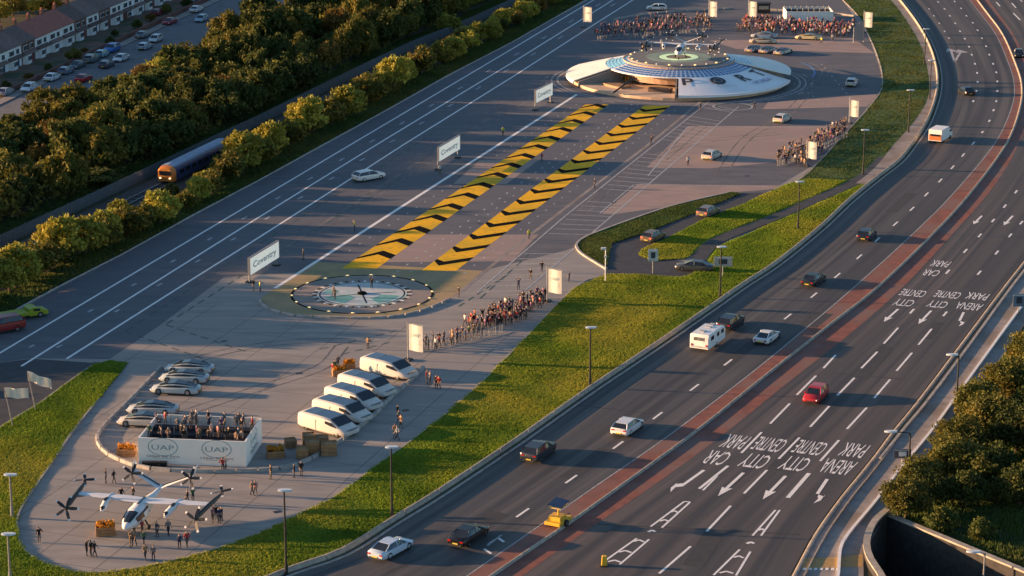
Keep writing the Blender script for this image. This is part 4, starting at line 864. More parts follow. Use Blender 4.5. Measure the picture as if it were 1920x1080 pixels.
# ------------------------------------------------------------------ shuttles
M_shell = mat('shuttle_shell', (.60, .57, .52), (.55, .52, .48), 1, .35)
M_sroof = mat('roof_glass', (.07, .13, .21), (.055, .10, .17), 1, .3, spec=.5)
def shuttle():
    o = thing('shuttle_bus', '', 'shuttle')
    st = [(-3.15, 1.02, .5, 1.35), (-3.0, 1.2, .3, 1.58), (-2.5, 1.26, .22, 1.7), (0, 1.28, .2, 1.72), (1.2, 1.26, .2, 1.62), (2.15, 1.2, .22, 1.05), (2.9, 1.1, .26, .82), (3.15, .9, .34, .62)]
    MB().loft([[(x, y * w, z) for y, z in ((-.9, zb), (-1, zb + .15), (-1.0, zb + (zt - zb) * .6), (-.93, zt - .1), (-.8, zt), (.8, zt), (.93, zt - .1), (1.0, zb + (zt - zb) * .6), (1, zb + .15), (.9, zb))] for x, w, zb, zt in st]).build('body', M_shell, o, smooth=True)
    for x0, x1, z0, z1 in ((-2.5, -1.0, 1.71, 1.72), (-.75, 1.1, 1.735, 1.66)):
        MB().loft([[(x, -.92, z), (x, -.92, z + .03), (x, .92, z + .03), (x, .92, z)] for x, z in ((x0, z0), (x1, z1))]).build('roof_glass', M_sroof, o)
    MB().loft([[(x, -w, z), (x, -w, z + .03), (x, w, z + .03), (x, w, z)] for x, w, z in ((1.2, 1.02, 1.64), (1.72, 1.0, 1.35), (2.12, .96, 1.09))]).build('windscreen', M_cglass, o)
    for s in (-1, 1):
        MB().loft([[(x, s * y, z0), (x, s * (y + .02), z0), (x, s * (y + .0), z1), (x, s * (y - .03), z1)] for x, y, z0, z1 in ((.6, 1.262, 1.2, 1.45), (1.3, 1.25, 1.06, 1.4), (2.0, 1.205, .98, 1.06))]).build('side_window', M_cglass, o)
        MB().box((2.98, s * .55, .74), (.3, .4, .06)).build('headlight', M_head, o)
        MB().box((-.6, s * 1.28, .85), (.03, .03, 1.0)).build('door_seam', M_trim, o)
    MB().box((3.02, 0, .78), (.26, 1.5, .05)).build('light_bar', M_cglass, o)
    MB().box((0, 0, .2), (5.2, 2.0, .18)).build('skirt', M_trim, o); wheels(o, (-1.95, 1.95), 1.1)
    return freeze(o)
SB = shuttle(); sh = heading((551, 802), (640, 826))
for i, (x, y) in enumerate([(617, 808), (643, 783), (664, 760), (689, 735)]):
    ctr = P(x, y)
    dup(SB, ctr + Vector((0, 0, .03)), sh + (.0, .02, -.025, .015)[i], ['cream shuttle bus with glass roof, end of the row beside the wooden crates', 'cream shuttle bus, second in the row from the wooden crates', 'cream shuttle bus, third in the row from the wooden crates', 'cream shuttle bus, end of the row away from the wooden crates'][i], 'shuttle buses parked in a row')
dup(SB, P(730, 702) + Vector((0, 0, .03)), sh + .03, 'cream shuttle bus parked alone beside the tall banner', 'shuttle buses parked in a row')
for pr in [SB] + list(CP.values()):
    for c in list(pr.children):
        for g in list(c.children): bpy.data.objects.remove(g)
        bpy.data.objects.remove(c)
    bpy.data.objects.remove(pr)
# ------------------------------------------------------------------ aircraft
M_air = mat('aircraft_white', (.70, .70, .68), (.62, .62, .61), .8, .3)
M_carb = mat('carbon_black', (.015, .016, .018), (.022, .023, .025), 3, .4)
def prop(o, c, r, nb, tilt, n='propeller'):
    p = MB().tube([(0, 0, -.12), (0, 0, .14)], [.16, .06], 8).build(n, M_carb, o); p.location = c; p.rotation_euler = tilt
    for k in range(nb):
        a = 2 * math.pi * k / nb + .4; ca, sa = math.cos(a), math.sin(a)
        MB().loft([[(d * ca - w * sa, d * sa + w * ca, .03), (d * ca + w * sa, d * sa - w * ca, -.03), (d * ca + w * sa, d * sa - w * ca, -.005), (d * ca - w * sa, d * sa + w * ca, .055)] for d, w in ((.1, .07), (r * .45, .15), (r * .85, .11))]).build('blade', M_carb, p)
        MB().box((ca * r * .93, sa * r * .93, .02), (r * .16, .2, .05), 0, a).build('blade_tip', M_air, p)
def aircraft(loc, rz, label):
    o = thing('aircraft', label, 'aircraft', loc, rz, 'aircraft on show')
    st = [(3.9, .06, .06, 1.15), (3.4, .42, .34, 1.2), (2.5, .75, .6, 1.3), (1.2, .92, .78, 1.42), (-.2, .88, .8, 1.5), (-1.6, .55, .5, 1.62), (-3.2, .28, .26, 1.72), (-5.0, .14, .14, 1.85)]
    sec = lambda x, w, h, z, k=1: [(x, w * k * math.cos(2 * math.pi * i / 14), z + h * k * math.sin(2 * math.pi * i / 14)) for i in range(14)]
    MB().loft([sec(*q) for q in st]).build('fuselage', M_air, o, smooth=True)
    cg = MB(); 
    cg.loft([[(x, y * w, z + zz * h) for y, zz in ((-.62, .80), (-.3, .99), (.3, .99), (.62, .80), (.5, .6), (-.5, .6))] for x, w, h, z in ((3.3, .48, .42, 1.2), (2.6, .76, .62, 1.32), (1.9, .86, .72, 1.38))]); cg.build('windscreen', M_cglass, o)
    for s in (-1, 1):
        MB().loft([[(x, s * w * .93, z + .05), (x, s * (w * .96), z + .05), (x, s * (w * .78 + .03), z + h * .66), (x, s * w * .7, z + h * .66)] for x, w, h, z in ((2.6, .78, .62, 1.3), (1.4, .93, .76, 1.4), (.2, .92, .8, 1.48))]).build('side_window', M_cglass, o)
    MB().box((-.1, 0, 2.29), (1.6, .22, .05)).build('roof_slot', M_cglass, o)
    MB().loft([[(x + c * .5, y, z), (x + c * .2, y, z + .1), (x - c * .5, y, z + .02), (x, y, z - .05)] for x, y, z, c in ((-.7, -6.3, 2.25, .8), (-.55, -3.2, 2.25, 1.15), (-.5, 0, 2.2, 1.6), (-.55, 3.2, 2.25, 1.15), (-.7, 6.3, 2.25, .8))]).build('wing', M_air, o, smooth=True)
    MB().box((-1.15, 0, 2.22), (.12, 11.5, .05)).build('flap', M_carb, o)
    for s in (-1, 1):
        b = MB().tube([(2.3, s * 5.9, 2.05), (1.6, s * 5.95, 2.15), (-1.6, s * 6.25, 2.35), (-3.0, s * 6.4, 2.45)], [.12, .22, .2, .08], 8).build('tip_boom', M_carb, o, smooth=True)
        prop(o, (2.45, s * 5.9, 2.0), 1.15, 5, (R(s * 8), R(62), 0)); prop(o, (-2.9, s * 6.4, 2.65), 1.0, 4, (R(s * 6), R(12), 0))
        nn = MB().tube([(1.9, s * 2.9, 1.75), (1.3, s * 2.95, 1.9), (.2, s * 3.1, 2.1), (-1.5, s * 3.2, 2.25)], [.1, .3, .3, .06], 10).build('nacelle', M_air, o, smooth=True)
        MB().ell((1.5, s * 2.92, 1.98), (.4, .2, .16)).build('intake', M_carb, nn); MB().ell((.3, s * 3.1, 2.33), (.45, .2, .1)).build('intake', M_carb, nn)
        MB().loft([[(x + c * .5, s * y, z), (x, s * y, z + .07), (x - c * .5, s * y, z), (x, s * y, z - .05)] for x, y, z, c in ((-4.6, .05, 1.88, 1.1), (-5.2, 1.6, 2.45, .9), (-5.5, 2.7, 2.85, .8))]).build('tail_plane', M_air, o, smooth=True)
        MB().loft([[(x + .16, s * y, z + .05), (x + .16, s * y, z + .1), (x - .1, s * y, z + .08), (x - .1, s * y, z + .03)] for x, y, z in ((-4.85, .15, 1.95), (-5.5, 2.4, 2.75))]).build('elevator', M_carb, o)
        MB().loft([[(-5.2, s * 2.75, 2.8), (-5.2, s * 2.82, 2.8), (-5.9, s * 2.82, 2.8), (-5.9, s * 2.75, 2.8)], [(-5.8, s * 2.95, 3.6), (-5.8, s * 3.0, 3.6), (-6.3, s * 3.0, 3.6), (-6.3, s * 2.95, 3.6)]]).build('tail_fin', M_air, o)
        prop(o, (-4.9, s * 2.75, 2.85), 1.05, 5, (0, R(60), 0))
        MB().tube([(.6, s * .5, .9), (.7, s * .95, .3), (.7, s * .95, .1)], .07, 6).build('landing_leg', M_darkm, o)
        w0 = link('wheel', WT, o); w0.location = (.7, s * .95, .22); w0.scale = (.65, .8, .65)
    MB().tube([(2.7, 0, .9), (2.8, 0, .2)], .06, 6).build('landing_leg', M_darkm, o); w0 = link('wheel', WT, o); w0.location = (2.8, 0, .22); w0.scale = (.6, .7, .6)
    return o
aircraft(P(266, 986) + Vector((0, 0, .03)), R(-103), 'white propeller aircraft with dark wing tip booms parked beside the white stand')

# ------------------------------------------------------------------ dome terminal
DC = P(1272, 151); DR, PR = 19.4, 8.7; ZR, ZP = 1.1, 3.9
rz_ = lambda r: ZR + (DR - r) / (DR - PR) * (ZP - ZR)
dome = thing('dome_terminal', 'round white terminal with blue solar panels and a landing deck on top', 'building', DC)
M_roof = mat('dome_white', (.82, .82, .81), (.76, .76, .76), .4, .4)
M_roofw = mat('dome_cream', (.78, .76, .69), (.7, .69, .64), .5, .5)
M_deck = mat('deck_grey', (.20, .19, .17), (.15, .145, .135), .5, .7)
M_pv = mat('solar_blue', (.07, .16, .36), (.10, .21, .44), 1.2, .18, spec=.7)
M_pvl = mat('solar_pale', (.16, .42, .62), (.24, .52, .70), 1.2, .25)
M_wood = mat('timber_floor', (.66, .46, .30), (.55, .38, .25), .6, .7)
D = R
def roofpart(name, r0, r1, a0, a1, material, lift=0.0, th=.18, n=None, parent=None):
    n = n or max(2, int((a1 - a0) / 3)); return MB().ring((0, 0), r0, r1, (rz_(r0) + lift - th, rz_(r1) + lift - th), (rz_(r0) + lift, rz_(r1) + lift), n, 0, D(a0), D(a1)).build(name, material, parent or dome)
roofpart('roof_shell', 12.7, DR, 266, 344, M_roof); MB().ring((0, 0), PR, DR, (ZP - .1, ZR + .75), (ZP + .1, ZR + .95), 20, 0, D(345.2), D(398)).build('raised_wing', M_roofw, dome); roofpart('roof_shell', 12.7, DR, 38.4, 150, M_roof); roofpart('roof_shell', 12.7, DR, 150.5, 199, M_roofw, .1)
inner = roofpart('roof_inner', PR, 12.68, 0, 359.999, M_roof, -.03, .16, 120)
for rr, a0, a1 in ((DR + .01, 266, 344), (DR + .01, 150.5, 199)): MB().ring((0, 0), rr - .1, rr + .12, ZR - .4, ZR + .04, 40, 0, D(a0), D(a1)).build('roof_edge', M_roof, dome)
for i in range(5):
    r0 = 9.0 + i * .74; na = 38
    for k in range(na):
        a = 203 + (348 - 203) * k / na; w = (348 - 203) / na
        MB().ring((0, 0), r0, r0 + .5, (rz_(r0) - .02, rz_(r0 + .5) - .02), (rz_(r0) + .05, rz_(r0 + .5) + .05), 1, 0, D(a + w * .2), D(a + w * .8)).build('solar_panel', M_pv, inner)
for i in range(6):
    r0 = 9.1 + i * .6
    MB().ring((0, 0), r0, r0 + .4, (rz_(r0), rz_(r0 + .4)), (rz_(r0) + .07, rz_(r0 + .4) + .07), 14, 0, D(160), D(200)).build('pale_panel', M_pvl, inner)
    zz = ZP + .1 + (ZR + .95 - ZP - .1) * (r0 - PR) / (DR - PR); MB().ring((0, 0), r0, r0 + .4, zz - .03, (zz + .05, zz + .02), 10, 0, D(350), D(385)).build('pale_panel', M_pvl, inner)
deck = MB().ring((0, 0), .01, PR + .1, ZP - .1, ZP + .25, 64).build('landing_deck', M_deck, dome)
M_glow = mat('deck_glow', (.55, .75, .45), (.42, .62, .4), .8, .5, emit=.12)
MB().ring((0, 0), 2.2, 3.4, ZP + .25, ZP + .27, 48).build('lit_ring', M_glow, deck); MB().ring((0, 0), 3.6, 5.6, ZP + .25, ZP + .262, 48).build('painted_ring', mat('deck_teal', (.24, .33, .28), (.2, .26, .22), .6, .7), deck)
for k in range(24):
    a = 2 * math.pi * k / 24; MB().ell(((PR - .2) * math.cos(a), (PR - .2) * math.sin(a), ZP + .33), (.2, .2, .12)).build('deck_light', M_lampy if k % 2 else M_frame, deck)
MB().ring((0, 0), 9.5, 9.7, 1.0, 3.9, 48).build('core_wall', mat('core_timber', (.5, .34, .24), (.42, .28, .2), .6, .8), dome)
MB().ring((0, 0), .01, DR - .9, .03, .5, 60).build('floor', M_wood, dome)
for a in (200.5, 232, 264.5):
    MB().loft([[(r * math.cos(D(a + e)), r * math.sin(D(a + e)), z) for e, z in ((-.4, .2), (.4, .2), (.4, rz_(r) - .2), (-.4, rz_(r) - .2))] for r in (9.8, DR - .6)]).build('rib_wall' if a != 232 else 'rib', mat('rib_grey', (.25, .23, .21), (.2, .19, .18), 1, .7), dome) if a != 232 else MB().tube([(13.5 * math.cos(D(a)), 13.5 * math.sin(D(a)), rz_(13.5) - .2), (DR * math.cos(D(a)), DR * math.sin(D(a)), ZR - .3)], .16, 6).build('rib', M_darkm, dome)
MB().ring((0, 0), 13.2, 14.2, .5, 1.2, 10, 0, D(245), D(262)).build('counter', mat('counter_dark', (.10, .07, .06), (.08, .06, .05), 1, .5), dome)
MB().ring((0, 0), 12.5, 15, .5, .85, 10, 0, D(206), D(226)).build('bench', mat('bench_tan', (.38, .23, .13), (.3, .18, .1), 1, .7), dome)
def place_on_roof(me, name, px, py, w_extra=0.0, parent=None):
    z = 1.6
    for _ in range(60):
        q = P(px, py, z) - DC; r = math.hypot(q.x, q.y); z = z * .8 + .2 * (rz_(r) + .13)
    a = math.atan2(q.y, q.x); ty = Vector((-math.cos(a), -math.sin(a), (ZP - ZR) / (DR - PR))).normalized(); tx = Vector((-math.sin(a), math.cos(a), 0)); nz = tx.cross(ty)
    o = link(name, me, dome); o.matrix_basis = Matrix.Translation(Vector((q.x, q.y, z))) @ Matrix((tx, ty, nz)).transposed().to_4x4(); return o
M_ink = mat('lettering', (.03, .035, .05), (.04, .045, .06), 2, .6)
for s, x, y in (('P', 1290, 153), ('R', 1393, 145), ('T', 1420, 136)): place_on_roof(text_mesh(s, 'letter', 2.0, 2.7, M_ink, bold=.02), 'letter', x, y)
place_on_roof(MB().ring((0, 0), .01, 1.35, 0, .03, 32).mesh('letter', M_ink), 'letter', 1346, 151); place_on_roof(MB().ring((0, 0), .55, .8, .03, .05, 24).mesh('letter_centre', mat('grey_ink', (.2, .2, .2))), 'letter_centre', 1346, 151)
place_on_roof(text_mesh('HYUNDAI', 'lettering', 5.2, 1.1, mat('blue_ink', (.10, .10, .28), (.12, .12, .3), 2, .6)), 'lettering', 1430, 151); place_on_roof(text_mesh('Coventry', 'lettering', 3.6, .8, mat('pale_ink', (.45, .46, .48), (.5, .5, .5), 2, .6)), 'lettering', 1364, 161)
for r, w, m in ((DR + 1.6, .35, M_kerb), (DR + 2.6, .2, M_dim)): oval(1272, 151, r, r, w, m, D(150), D(380), 70)
for a in (172, 186, 205, 236, 270, 300, 330, 352, 12): 
    c = DC + Vector(((DR + 3.6) * math.cos(D(a)), (DR + 3.6) * math.sin(D(a)), 0)); MB().box((c.x, c.y, .035), (.5, 2.4, .01), 0, D(a)).build('ground_tick', M_pave, apron)
oval(1500, 131, 2.4, 8, .35, mat('blue_line', (.12, .25, .45), (.1, .2, .4), 1, .7), D(-60), D(70), 24); oval(1523, 131, 1.6, 6.5, .25, M_pave, D(-80), D(80), 24)
aircraft(DC + Vector((.4, -.3, ZP + .28)), R(-104), 'white propeller aircraft standing on the landing deck of the dome')
# plants and tables inside the dome
for i, (x, y) in enumerate([(1168, 158), (1176, 162), (1196, 160), (1203, 163)]):
    o = thing('potted_plant', 'potted shrub %s inside the open side of the dome' % ['with red blooms', 'with dark red leaves', 'with olive leaves', 'with dark olive leaves'][i], 'plant', P(x, y) + Vector((0, 0, .5)), 0, 'plants in the dome')
    MB().tube([(0, 0, 0), (0, 0, .4)], [.25, .34], 8).build('pot', M_kerb, o); link('foliage', quads_mesh('foliage', nprng.normal(size=(160, 3)) * [.4, .4, .28] + [0, 0, .75], .14, M_leaf[3] if i < 2 else M_leaf[1]), o)

# ------------------------------------------------------------------ open stands
M_board = mat('stand_board', (.88, .83, .74), (.82, .78, .70), .6, .6)
M_tint = mat('teal_ink', (.18, .30, .33), (.22, .34, .36), 3, .6); M_pale = mat('logo_fill', (.56, .66, .66), (.5, .6, .6), 3, .6)
M_sdeck = mat('stand_deck', (.035, .035, .04), (.025, .025, .03), 1, .8)
def logo(o, w, mtx):
    def put(me, n):
        q = link(n, me, o); q.matrix_basis = mtx @ q.matrix_basis; return q
    rg = MB(); n = 40
    secs = []
    for k in range(n + 1):
        a = 2 * math.pi * k / n; secs.append([(r * w * math.cos(a), r * w * .62 * math.sin(a) + .3, z) for r, z in ((.5, 0), (.53, 0), (.53, .01), (.5, .01))])
    rg.loft(secs, 0, False); put(rg.mesh('logo_oval', M_tint), 'logo_oval')
    x = MB()
    for s in (-1, 1): x.tube([(s * .3 * w, .62, .006), (-s * .1 * w, .25, .006)], .012, 4)
    put(x.mesh('logo_cross', M_pale), 'logo_cross')
    put(text_mesh('UAP', 'logo_letters', w * .8, .48, M_tint, .004), 'logo_letters').matrix_basis = mtx @ Matrix.Translation((0, .24, .012))
    put(text_mesh('Urban Air Port', 'lettering', w * 1.15, .2, M_ink, .003), 'lettering').matrix_basis = mtx @ Matrix.Translation((0, -.62, .008))
    put(MB().box((0, -.82, .004), (w * .8, .04, .006)).mesh('underline', M_tint), 'underline')
def stand(loc, rz, Wd, Dp, H, label, logos=True):
    o = thing('viewing_stand', label, 'stand', loc, rz); t = .14
    for nm, c, d in (('front_board', (0, -Dp / 2, H / 2), (Wd, t, H)), ('back_board', (0, Dp / 2, H / 2), (Wd, t, H)), ('side_board', (-Wd / 2 + t / 2, 0, H / 2), (t, Dp - t - .01, H)), ('side_board', (Wd / 2 - t / 2, 0, H / 2), (t, Dp - t - .01, H))): MB().box(c, d).build(nm, M_board, o)
    MB().box((0, 0, H * .5), (Wd - 2 * t - .02, Dp - t - .04, .15)).build('deck', M_sdeck, o)
    for k in range(3): MB().box((0, -Dp * .1 + k * Dp * .18, H * .5 + .12 + k * .12), (Wd - .4, Dp * .17, .24 + k * .2)).build('step', M_sdeck, o)
    rail = MB()
    for y in (-Dp * .05, Dp / 2 - .25): rail.tube([(-Wd / 2 + .2, y, H + .35), (Wd / 2 - .2, y, H + .35)], .035, 6)
    for k in range(9):
        for y in (-Dp * .05, Dp / 2 - .25): rail.tube([(-Wd / 2 + .2 + k * (Wd - .4) / 8, y, H * .55), (-Wd / 2 + .2 + k * (Wd - .4) / 8, y, H + .35)], .025, 5)
    rail.build('railing', M_steel, o)
    if logos:
        f = Matrix.Translation((0, -Dp / 2 - t / 2 - .004, H * .55)) @ Matrix.Rotation(math.pi / 2, 4, 'X')
        for x in (-Wd * .27, Wd * .23): logo(o, 2.7, Matrix.Translation((x, 0, 0)) @ f)
        logo(o, 2.7, Matrix.Translation((Wd / 2 + .004, 0, H * .55)) @ Matrix.Rotation(math.pi / 2, 4, 'Z') @ Matrix.Rotation(math.pi / 2, 4, 'X'))
    MB().box((0, 0, .06), (Wd - .3, Dp - .3, .12)).build('base', M_sdeck, o); return o
sA, sB, sCn = P(261, 868), P(462, 876), P(506, 829)
srz = math.atan2((sB - sA).y, (sB - sA).x); sW = (sB - sA).length; sD = 6.8
uy = Vector((-math.sin(srz), math.cos(srz), 0)); sc_ = (sA + sB) / 2 + uy * sD / 2
stand(sc_ + Vector((0, 0, .03)), srz, sW, sD, 2.5, 'large open white stand full of people with printed front boards')
s2 = stand(P(1517, 38) + Vector((0, 2, .03)), 0, 9.4, 6, 1.9, 'smaller plain white stand rising behind the back crowd', False)
st_spots = []
for i in range(42):
    u, v = rnd.uniform(-.46, .46), rnd.uniform(-.36, .46); st_spots.append((sc_ + Vector((math.cos(srz), math.sin(srz), 0)) * u * sW + uy * v * sD, 2.5 * .5 + .1 + (.3 if v > 0 else .12) + .28))

# ------------------------------------------------------------------ banners, billboards, lamps, flags, signs
M_ban = mat('banner_cloth', (.80, .77, .68), (.75, .72, .63), .7, .7, trans=.25)
M_screen = mat('backlit_panel', (.78, .74, .64), (.70, .70, .62), .5, .5, emit=.15)
def banner(px, py, h, label, w=1.8, z0=1.2, rz=R(-32), lean=0):
    o = thing('tall_banner', label, 'banner', P(px, py), rz, 'tall banners round the forecourt')
    MB().tube([(0, 0, 0), (0, 0, z0 + h + .3)], .06, 8).build('pole', M_steel, o); MB().box((0, 0, .12), (.9, .9, .24), taper=.8).build('base', M_darkm, o)
    MB().tube([(0, 0, z0 + h + .1), (w + .2, 0, z0 + h + .1)], .03, 6).build('arm', M_steel, o)
    n = 6; secs = [[(.12 + (w * k / n), .05 * math.sin(k * 1.3), z0), (.12 + (w * k / n), .05 * math.sin(k * 1.3) + .03, z0), (.12 + (w * k / n), .07 * math.sin(k * 1.1) + .03, z0 + h), (.12 + (w * k / n), .07 * math.sin(k * 1.1), z0 + h)] for k in range(n + 1)]
    c = MB().loft(secs).build('cloth', M_ban, o, smooth=True)
    g = link('print', text_mesh('UAP', 'print', w * .55, .4, M_tint, .003), c); g.matrix_basis = Matrix.Translation((w / 2 + .1, -.10, z0 + h * .62)) @ Matrix.Rotation(math.pi / 2, 4, 'X')
    for k in range(3): MB().box((w / 2 + .1, -.10, z0 + h * (.44 - k * .07)), (w * .5, .01, .05)).build('print_line', M_pale, c)
for a in [(765, 676, 2.9, 'tall white banner beside the lone shuttle bus'), (1026, 566, 2.8, 'tall white banner at the end of the crowd by the verge'), (1512, 312, 2.5, 'tall white banner in front of the side crowd', 1.4), (1592, 232, 2.6, 'tall white banner at the top of the side crowd', 1.4), (1619, 62, 2.9, 'tall white banner standing on the grass edge by the back crowd', 1.6), (1094, 52, 2.9, 'tall white banner where the lane lines meet the back crowd', 1.7), (1329, 42, 3.0, 'tall white banner behind the back crowd by the barrier gap', 1.6), (1403, 42, 3.0, 'tall white banner at the back of the right-hand crowd', 1.6)]: banner(*a)
def billboard(tl, tr, bl, zb, label):
    h = 2.05; A = P(bl[0], bl[1], zb); B = P(tr[0], tr[1], zb + h); B.z = zb
    A0, rz = Vector((A.x, A.y, 0)), math.atan2(B.y - A.y, B.x - A.x); L = (Vector((B.x, B.y)) - Vector((A.x, A.y))).length
    o = thing('billboard', label, 'billboard', A0, rz, 'billboards beside the runway')
    MB().box((L / 2, 0, zb + h / 2), (L, .22, h)).build('panel', M_screen, o)
    fr = MB().box((L / 2, .02, zb + h + .05), (L + .2, .3, .1)); fr.box((-.05, .02, zb + h / 2), (.1, .3, h)); fr.box((L + .05, .02, zb + h / 2), (.1, .3, h)); fr.build('frame', mat('frame_grey', (.22, .22, .22), (.18, .18, .18), 1, .5), o)
    for x in (.3, L - .3): p_ = MB().tube([(x, .15, 0), (x, .15, zb + h)], .1, 8).build('post', M_steel, o); MB().box((x, .15, .1), (.8, .8, .2)).build('foot', M_darkm, p_)
    g = link('lettering', text_mesh('Coventry', 'lettering', L * .8, h * .5, M_tint, .004, .015), o); g.matrix_basis = Matrix.Translation((L / 2, -.12, zb + h * .45)) @ Matrix.Rotation(math.pi / 2, 4, 'X')
billboard((463, 486), (521, 452), (468, 516), 1.0, 'white billboard nearest the landing circle')
billboard((818, 280), (861, 254), (822, 303), 1.3, 'white billboard halfway along the runway')
billboard((1002, 171), (1035, 155), (1004, 193), 1.3, 'white billboard beside the dome')
M_post = mat('lamp_post_paint', (.025, .028, .028), (.035, .036, .036), 2, .5, metal=.3); M_lens = mat('lamp_head', (.62, .66, .66), (.55, .58, .58), 2, .2)
def lamp(px, py, h, label, rz=0, arm=0, material=None, loc=None):
    o = thing('street_lamp', label, 'street lamp', loc or P(px, py), rz, 'street lamps')
    MB().tube([(0, 0, 0), (0, 0, 1.0), (0, 0, 1.02), (0, 0, h)], [.16, .15, .11, .07], 8).build('post', material or M_post, o); MB().box((0, 0, .04), (.5, .5, .08)).build('base_plate', material or M_post, o)
    if arm: MB().tube([(0, 0, h - .4), (-.15, 0, h), (-arm, 0, h + .12)], .05, 6).build('arm', material or M_post, o)
    hd = MB().loft([[(x - arm, y * w, h + .1 + z) for y, z in ((-1, .0), (-.7, .12), (.7, .12), (1, .0), (.6, -.05), (-.6, -.05))] for x, w in ((-.65, .06), (-.45, .26), (.25, .3), (.5, .16))]).build('lamp_head', M_lens, o, smooth=True)
for x, y, h, l, *r in [(537, 1080, 7.4, 'dark street lamp at the lower end of the verge'), (735, 972, 6.5, 'dark street lamp beside the pale blue car'), (1106, 728, 6.4, 'dark street lamp on the widest part of the verge'), (1350, 558, 6.0, 'dark street lamp near the towing car'), (1496, 431, 6.3, 'dark street lamp beside the footpath'), (1618, 329, 6.5, 'dark street lamp where the footpath meets the road'), (1703, 249, 6.6, 'dark street lamp on the upper verge'), (1743, 186, 6.4, 'dark street lamp at the bend by the footway'), (1733, 122, 6.4, 'dark street lamp at the top of the bend')]: lamp(x, y, h, l, R(180))
lamp(1792, 779, 6.2, 'dark street lamp on the far side of the cycle path', 0, .6); lamp(1702, 915, 5.3, 'dark street lamp with a long arm in front of the thicket', 0, 1.7)
lq = P(1847, 1037, 1.6); lamp(0, 0, 6.6, 'pale lamp rising out of the cutting', 0, .9, M_steel, Vector((lq.x, lq.y, -5.0)))
lamp(23, 971, 3.9, 'pale lamp on the grass left of the curved kerb', R(180), 0, M_steel); lamp(20, 1094, 4.2, 'pale lamp at the lowest corner of the left grass', R(180), 0, M_steel)
def flag(px, py, h, label, ang):
    o = thing('flagpole', label, 'flag', P(px, py), 0, 'white flags by the side road')
    MB().tube([(0, 0, 0), (-.6, 0, h)], [.07, .04], 8).build('pole', M_steel, o)
    secs = [[(-.6 + 2.3 * k / 8, .18 * math.sin(k * 1.1), h - 1.0 - ang * k / 8), (-.6 + 2.3 * k / 8, .18 * math.sin(k * 1.1) + .02, h - 1.0 - ang * k / 8), (-.6 + 2.3 * k / 8, .18 * math.sin(k * 1.1 + .3) + .02, h - ang * k / 8), (-.6 + 2.3 * k / 8, .18 * math.sin(k * 1.1 + .3), h - ang * k / 8)] for k in range(9)]
    MB().loft(secs).build('cloth', M_ban, o, smooth=True)
flag(24, 800, 4.0, 'white flag flying level over the side road', .1); flag(67, 771, 4.2, 'white flag drooping beside the grass point', .9)
def signpost(px, py, w, h, z, label, col=(.5, .55, .55), rz=0, txt=None):
    o = thing('road_sign', label, 'sign', P(px, py), rz); MB().tube([(0, 0, 0), (0, 0, z + h)], .07, 8).build('post', M_steel, o); b = MB().box((0, -.1, z + h / 2), (w, .08, h)).build('board', mat('sign_%d' % px, col, None, 2, .5), o)
    MB().box((0, -.15, z + h / 2), (w * .45, .02, h * .5)).build('symbol', M_ink if sum(col) > .6 else M_frame, b); MB().box((0, -.145, z + h * .9), (w * .9, .02, h * .06)).build('border', M_frame, b)
signpost(1224, 513, 1.2, 1.5, 1.6, 'pale square sign on a post below the slip road'); signpost(1691, 868, 1.6, .9, .5, 'dark sign with a white symbol beside the cycle path', (.05, .07, .1)); signpost(1909, 590, 1.4, 1.5, 1.0, 'blue grey sign beside the upper cycle path', (.16, .22, .28)); signpost(1355, 520, 2.2, 1.2, 1.4, 'wide pale sign behind the street lamp on the verge', (.42, .42, .38))
o = thing('camera_mast', 'thin pale mast with a small box at the tip of the island', 'mast', P(1135, 528)); MB().tube([(0, 0, 0), (0, 0, 4.2)], .06, 6).build('pole', M_frame, o); MB().box((-.25, 0, 4.1), (.6, .25, .25)).build('camera', M_frame, o); MB().box((0, 0, 3.1), (.25, .2, .3)).build('box', M_frame, o)
o = thing('illuminated_bollard', 'yellow traffic bollard at the end of the hatched marking', 'bollard', P(1133, 1061)); MB().box((0, 0, .45), (.5, .5, .9), taper=.8).build('body', M_ty, o, bevel=.05); MB().box((0, 0, .05), (.7, .7, .1)).build('base', M_trim, o)
o = thing('mesh_screen', 'grey mesh screen hung beside the back crowd and the grass', 'screen', P(1600, 80)); M_mesh = mat('grey_mesh', (.34, .31, .30), (.28, .26, .26), 3, .9, alpha=.75)
MB().tube([(0, 0, 0), (0, 0, 2.9)], .05, 6).build('post', M_steel, o); MB().tube([(2.0, .6, 0), (2.0, .6, 4.4)], .05, 6).build('post', M_steel, o); MB().loft([[(0, 0, .3), (0, .03, .3), (0, .03, 2.9), (0, 0, 2.9)], [(2, .6, .3), (2, .63, .3), (2, .63, 4.3), (2, .6, 4.3)]]).build('mesh_cloth', M_mesh, o)

# low white barrier segments
def low_barrier(pix, label, w=.35, h=.35, seg=2.0, gap=.08):
    pl = spline(pix, .7); o = thing('low_barrier', label, 'barrier', pl[0]); q = resample([p - pl[0] for p in pl], int(plen(pl) / seg) + 1)
    for a, b in zip(q, q[1:]):
        mb = MB(); wall_strip(mb, [a.lerp(b, gap / 2), b.lerp(a, gap / 2)], [(-w / 2, .02), (w / 2, .02), (w * .35, h), (-w * .35, h)]); mb.build('barrier_block', M_kerb, o)
low_barrier([(303, 690), (250, 745), (205, 790), (184, 815), (185, 835), (205, 855), (255, 876), (310, 884), (400, 886), (520, 882), (570, 868), (620, 840), (690, 790), (735, 745), (770, 715), (795, 690)], 'low pale barrier curving round the shuttle buses and the stand')
low_barrier([(487, 563), (494, 575), (524, 587), (552, 593), (620, 597), (689, 598), (753, 593), (804, 579), (845, 561)], 'low pale barrier round the end of the landing circle', .3, .25)
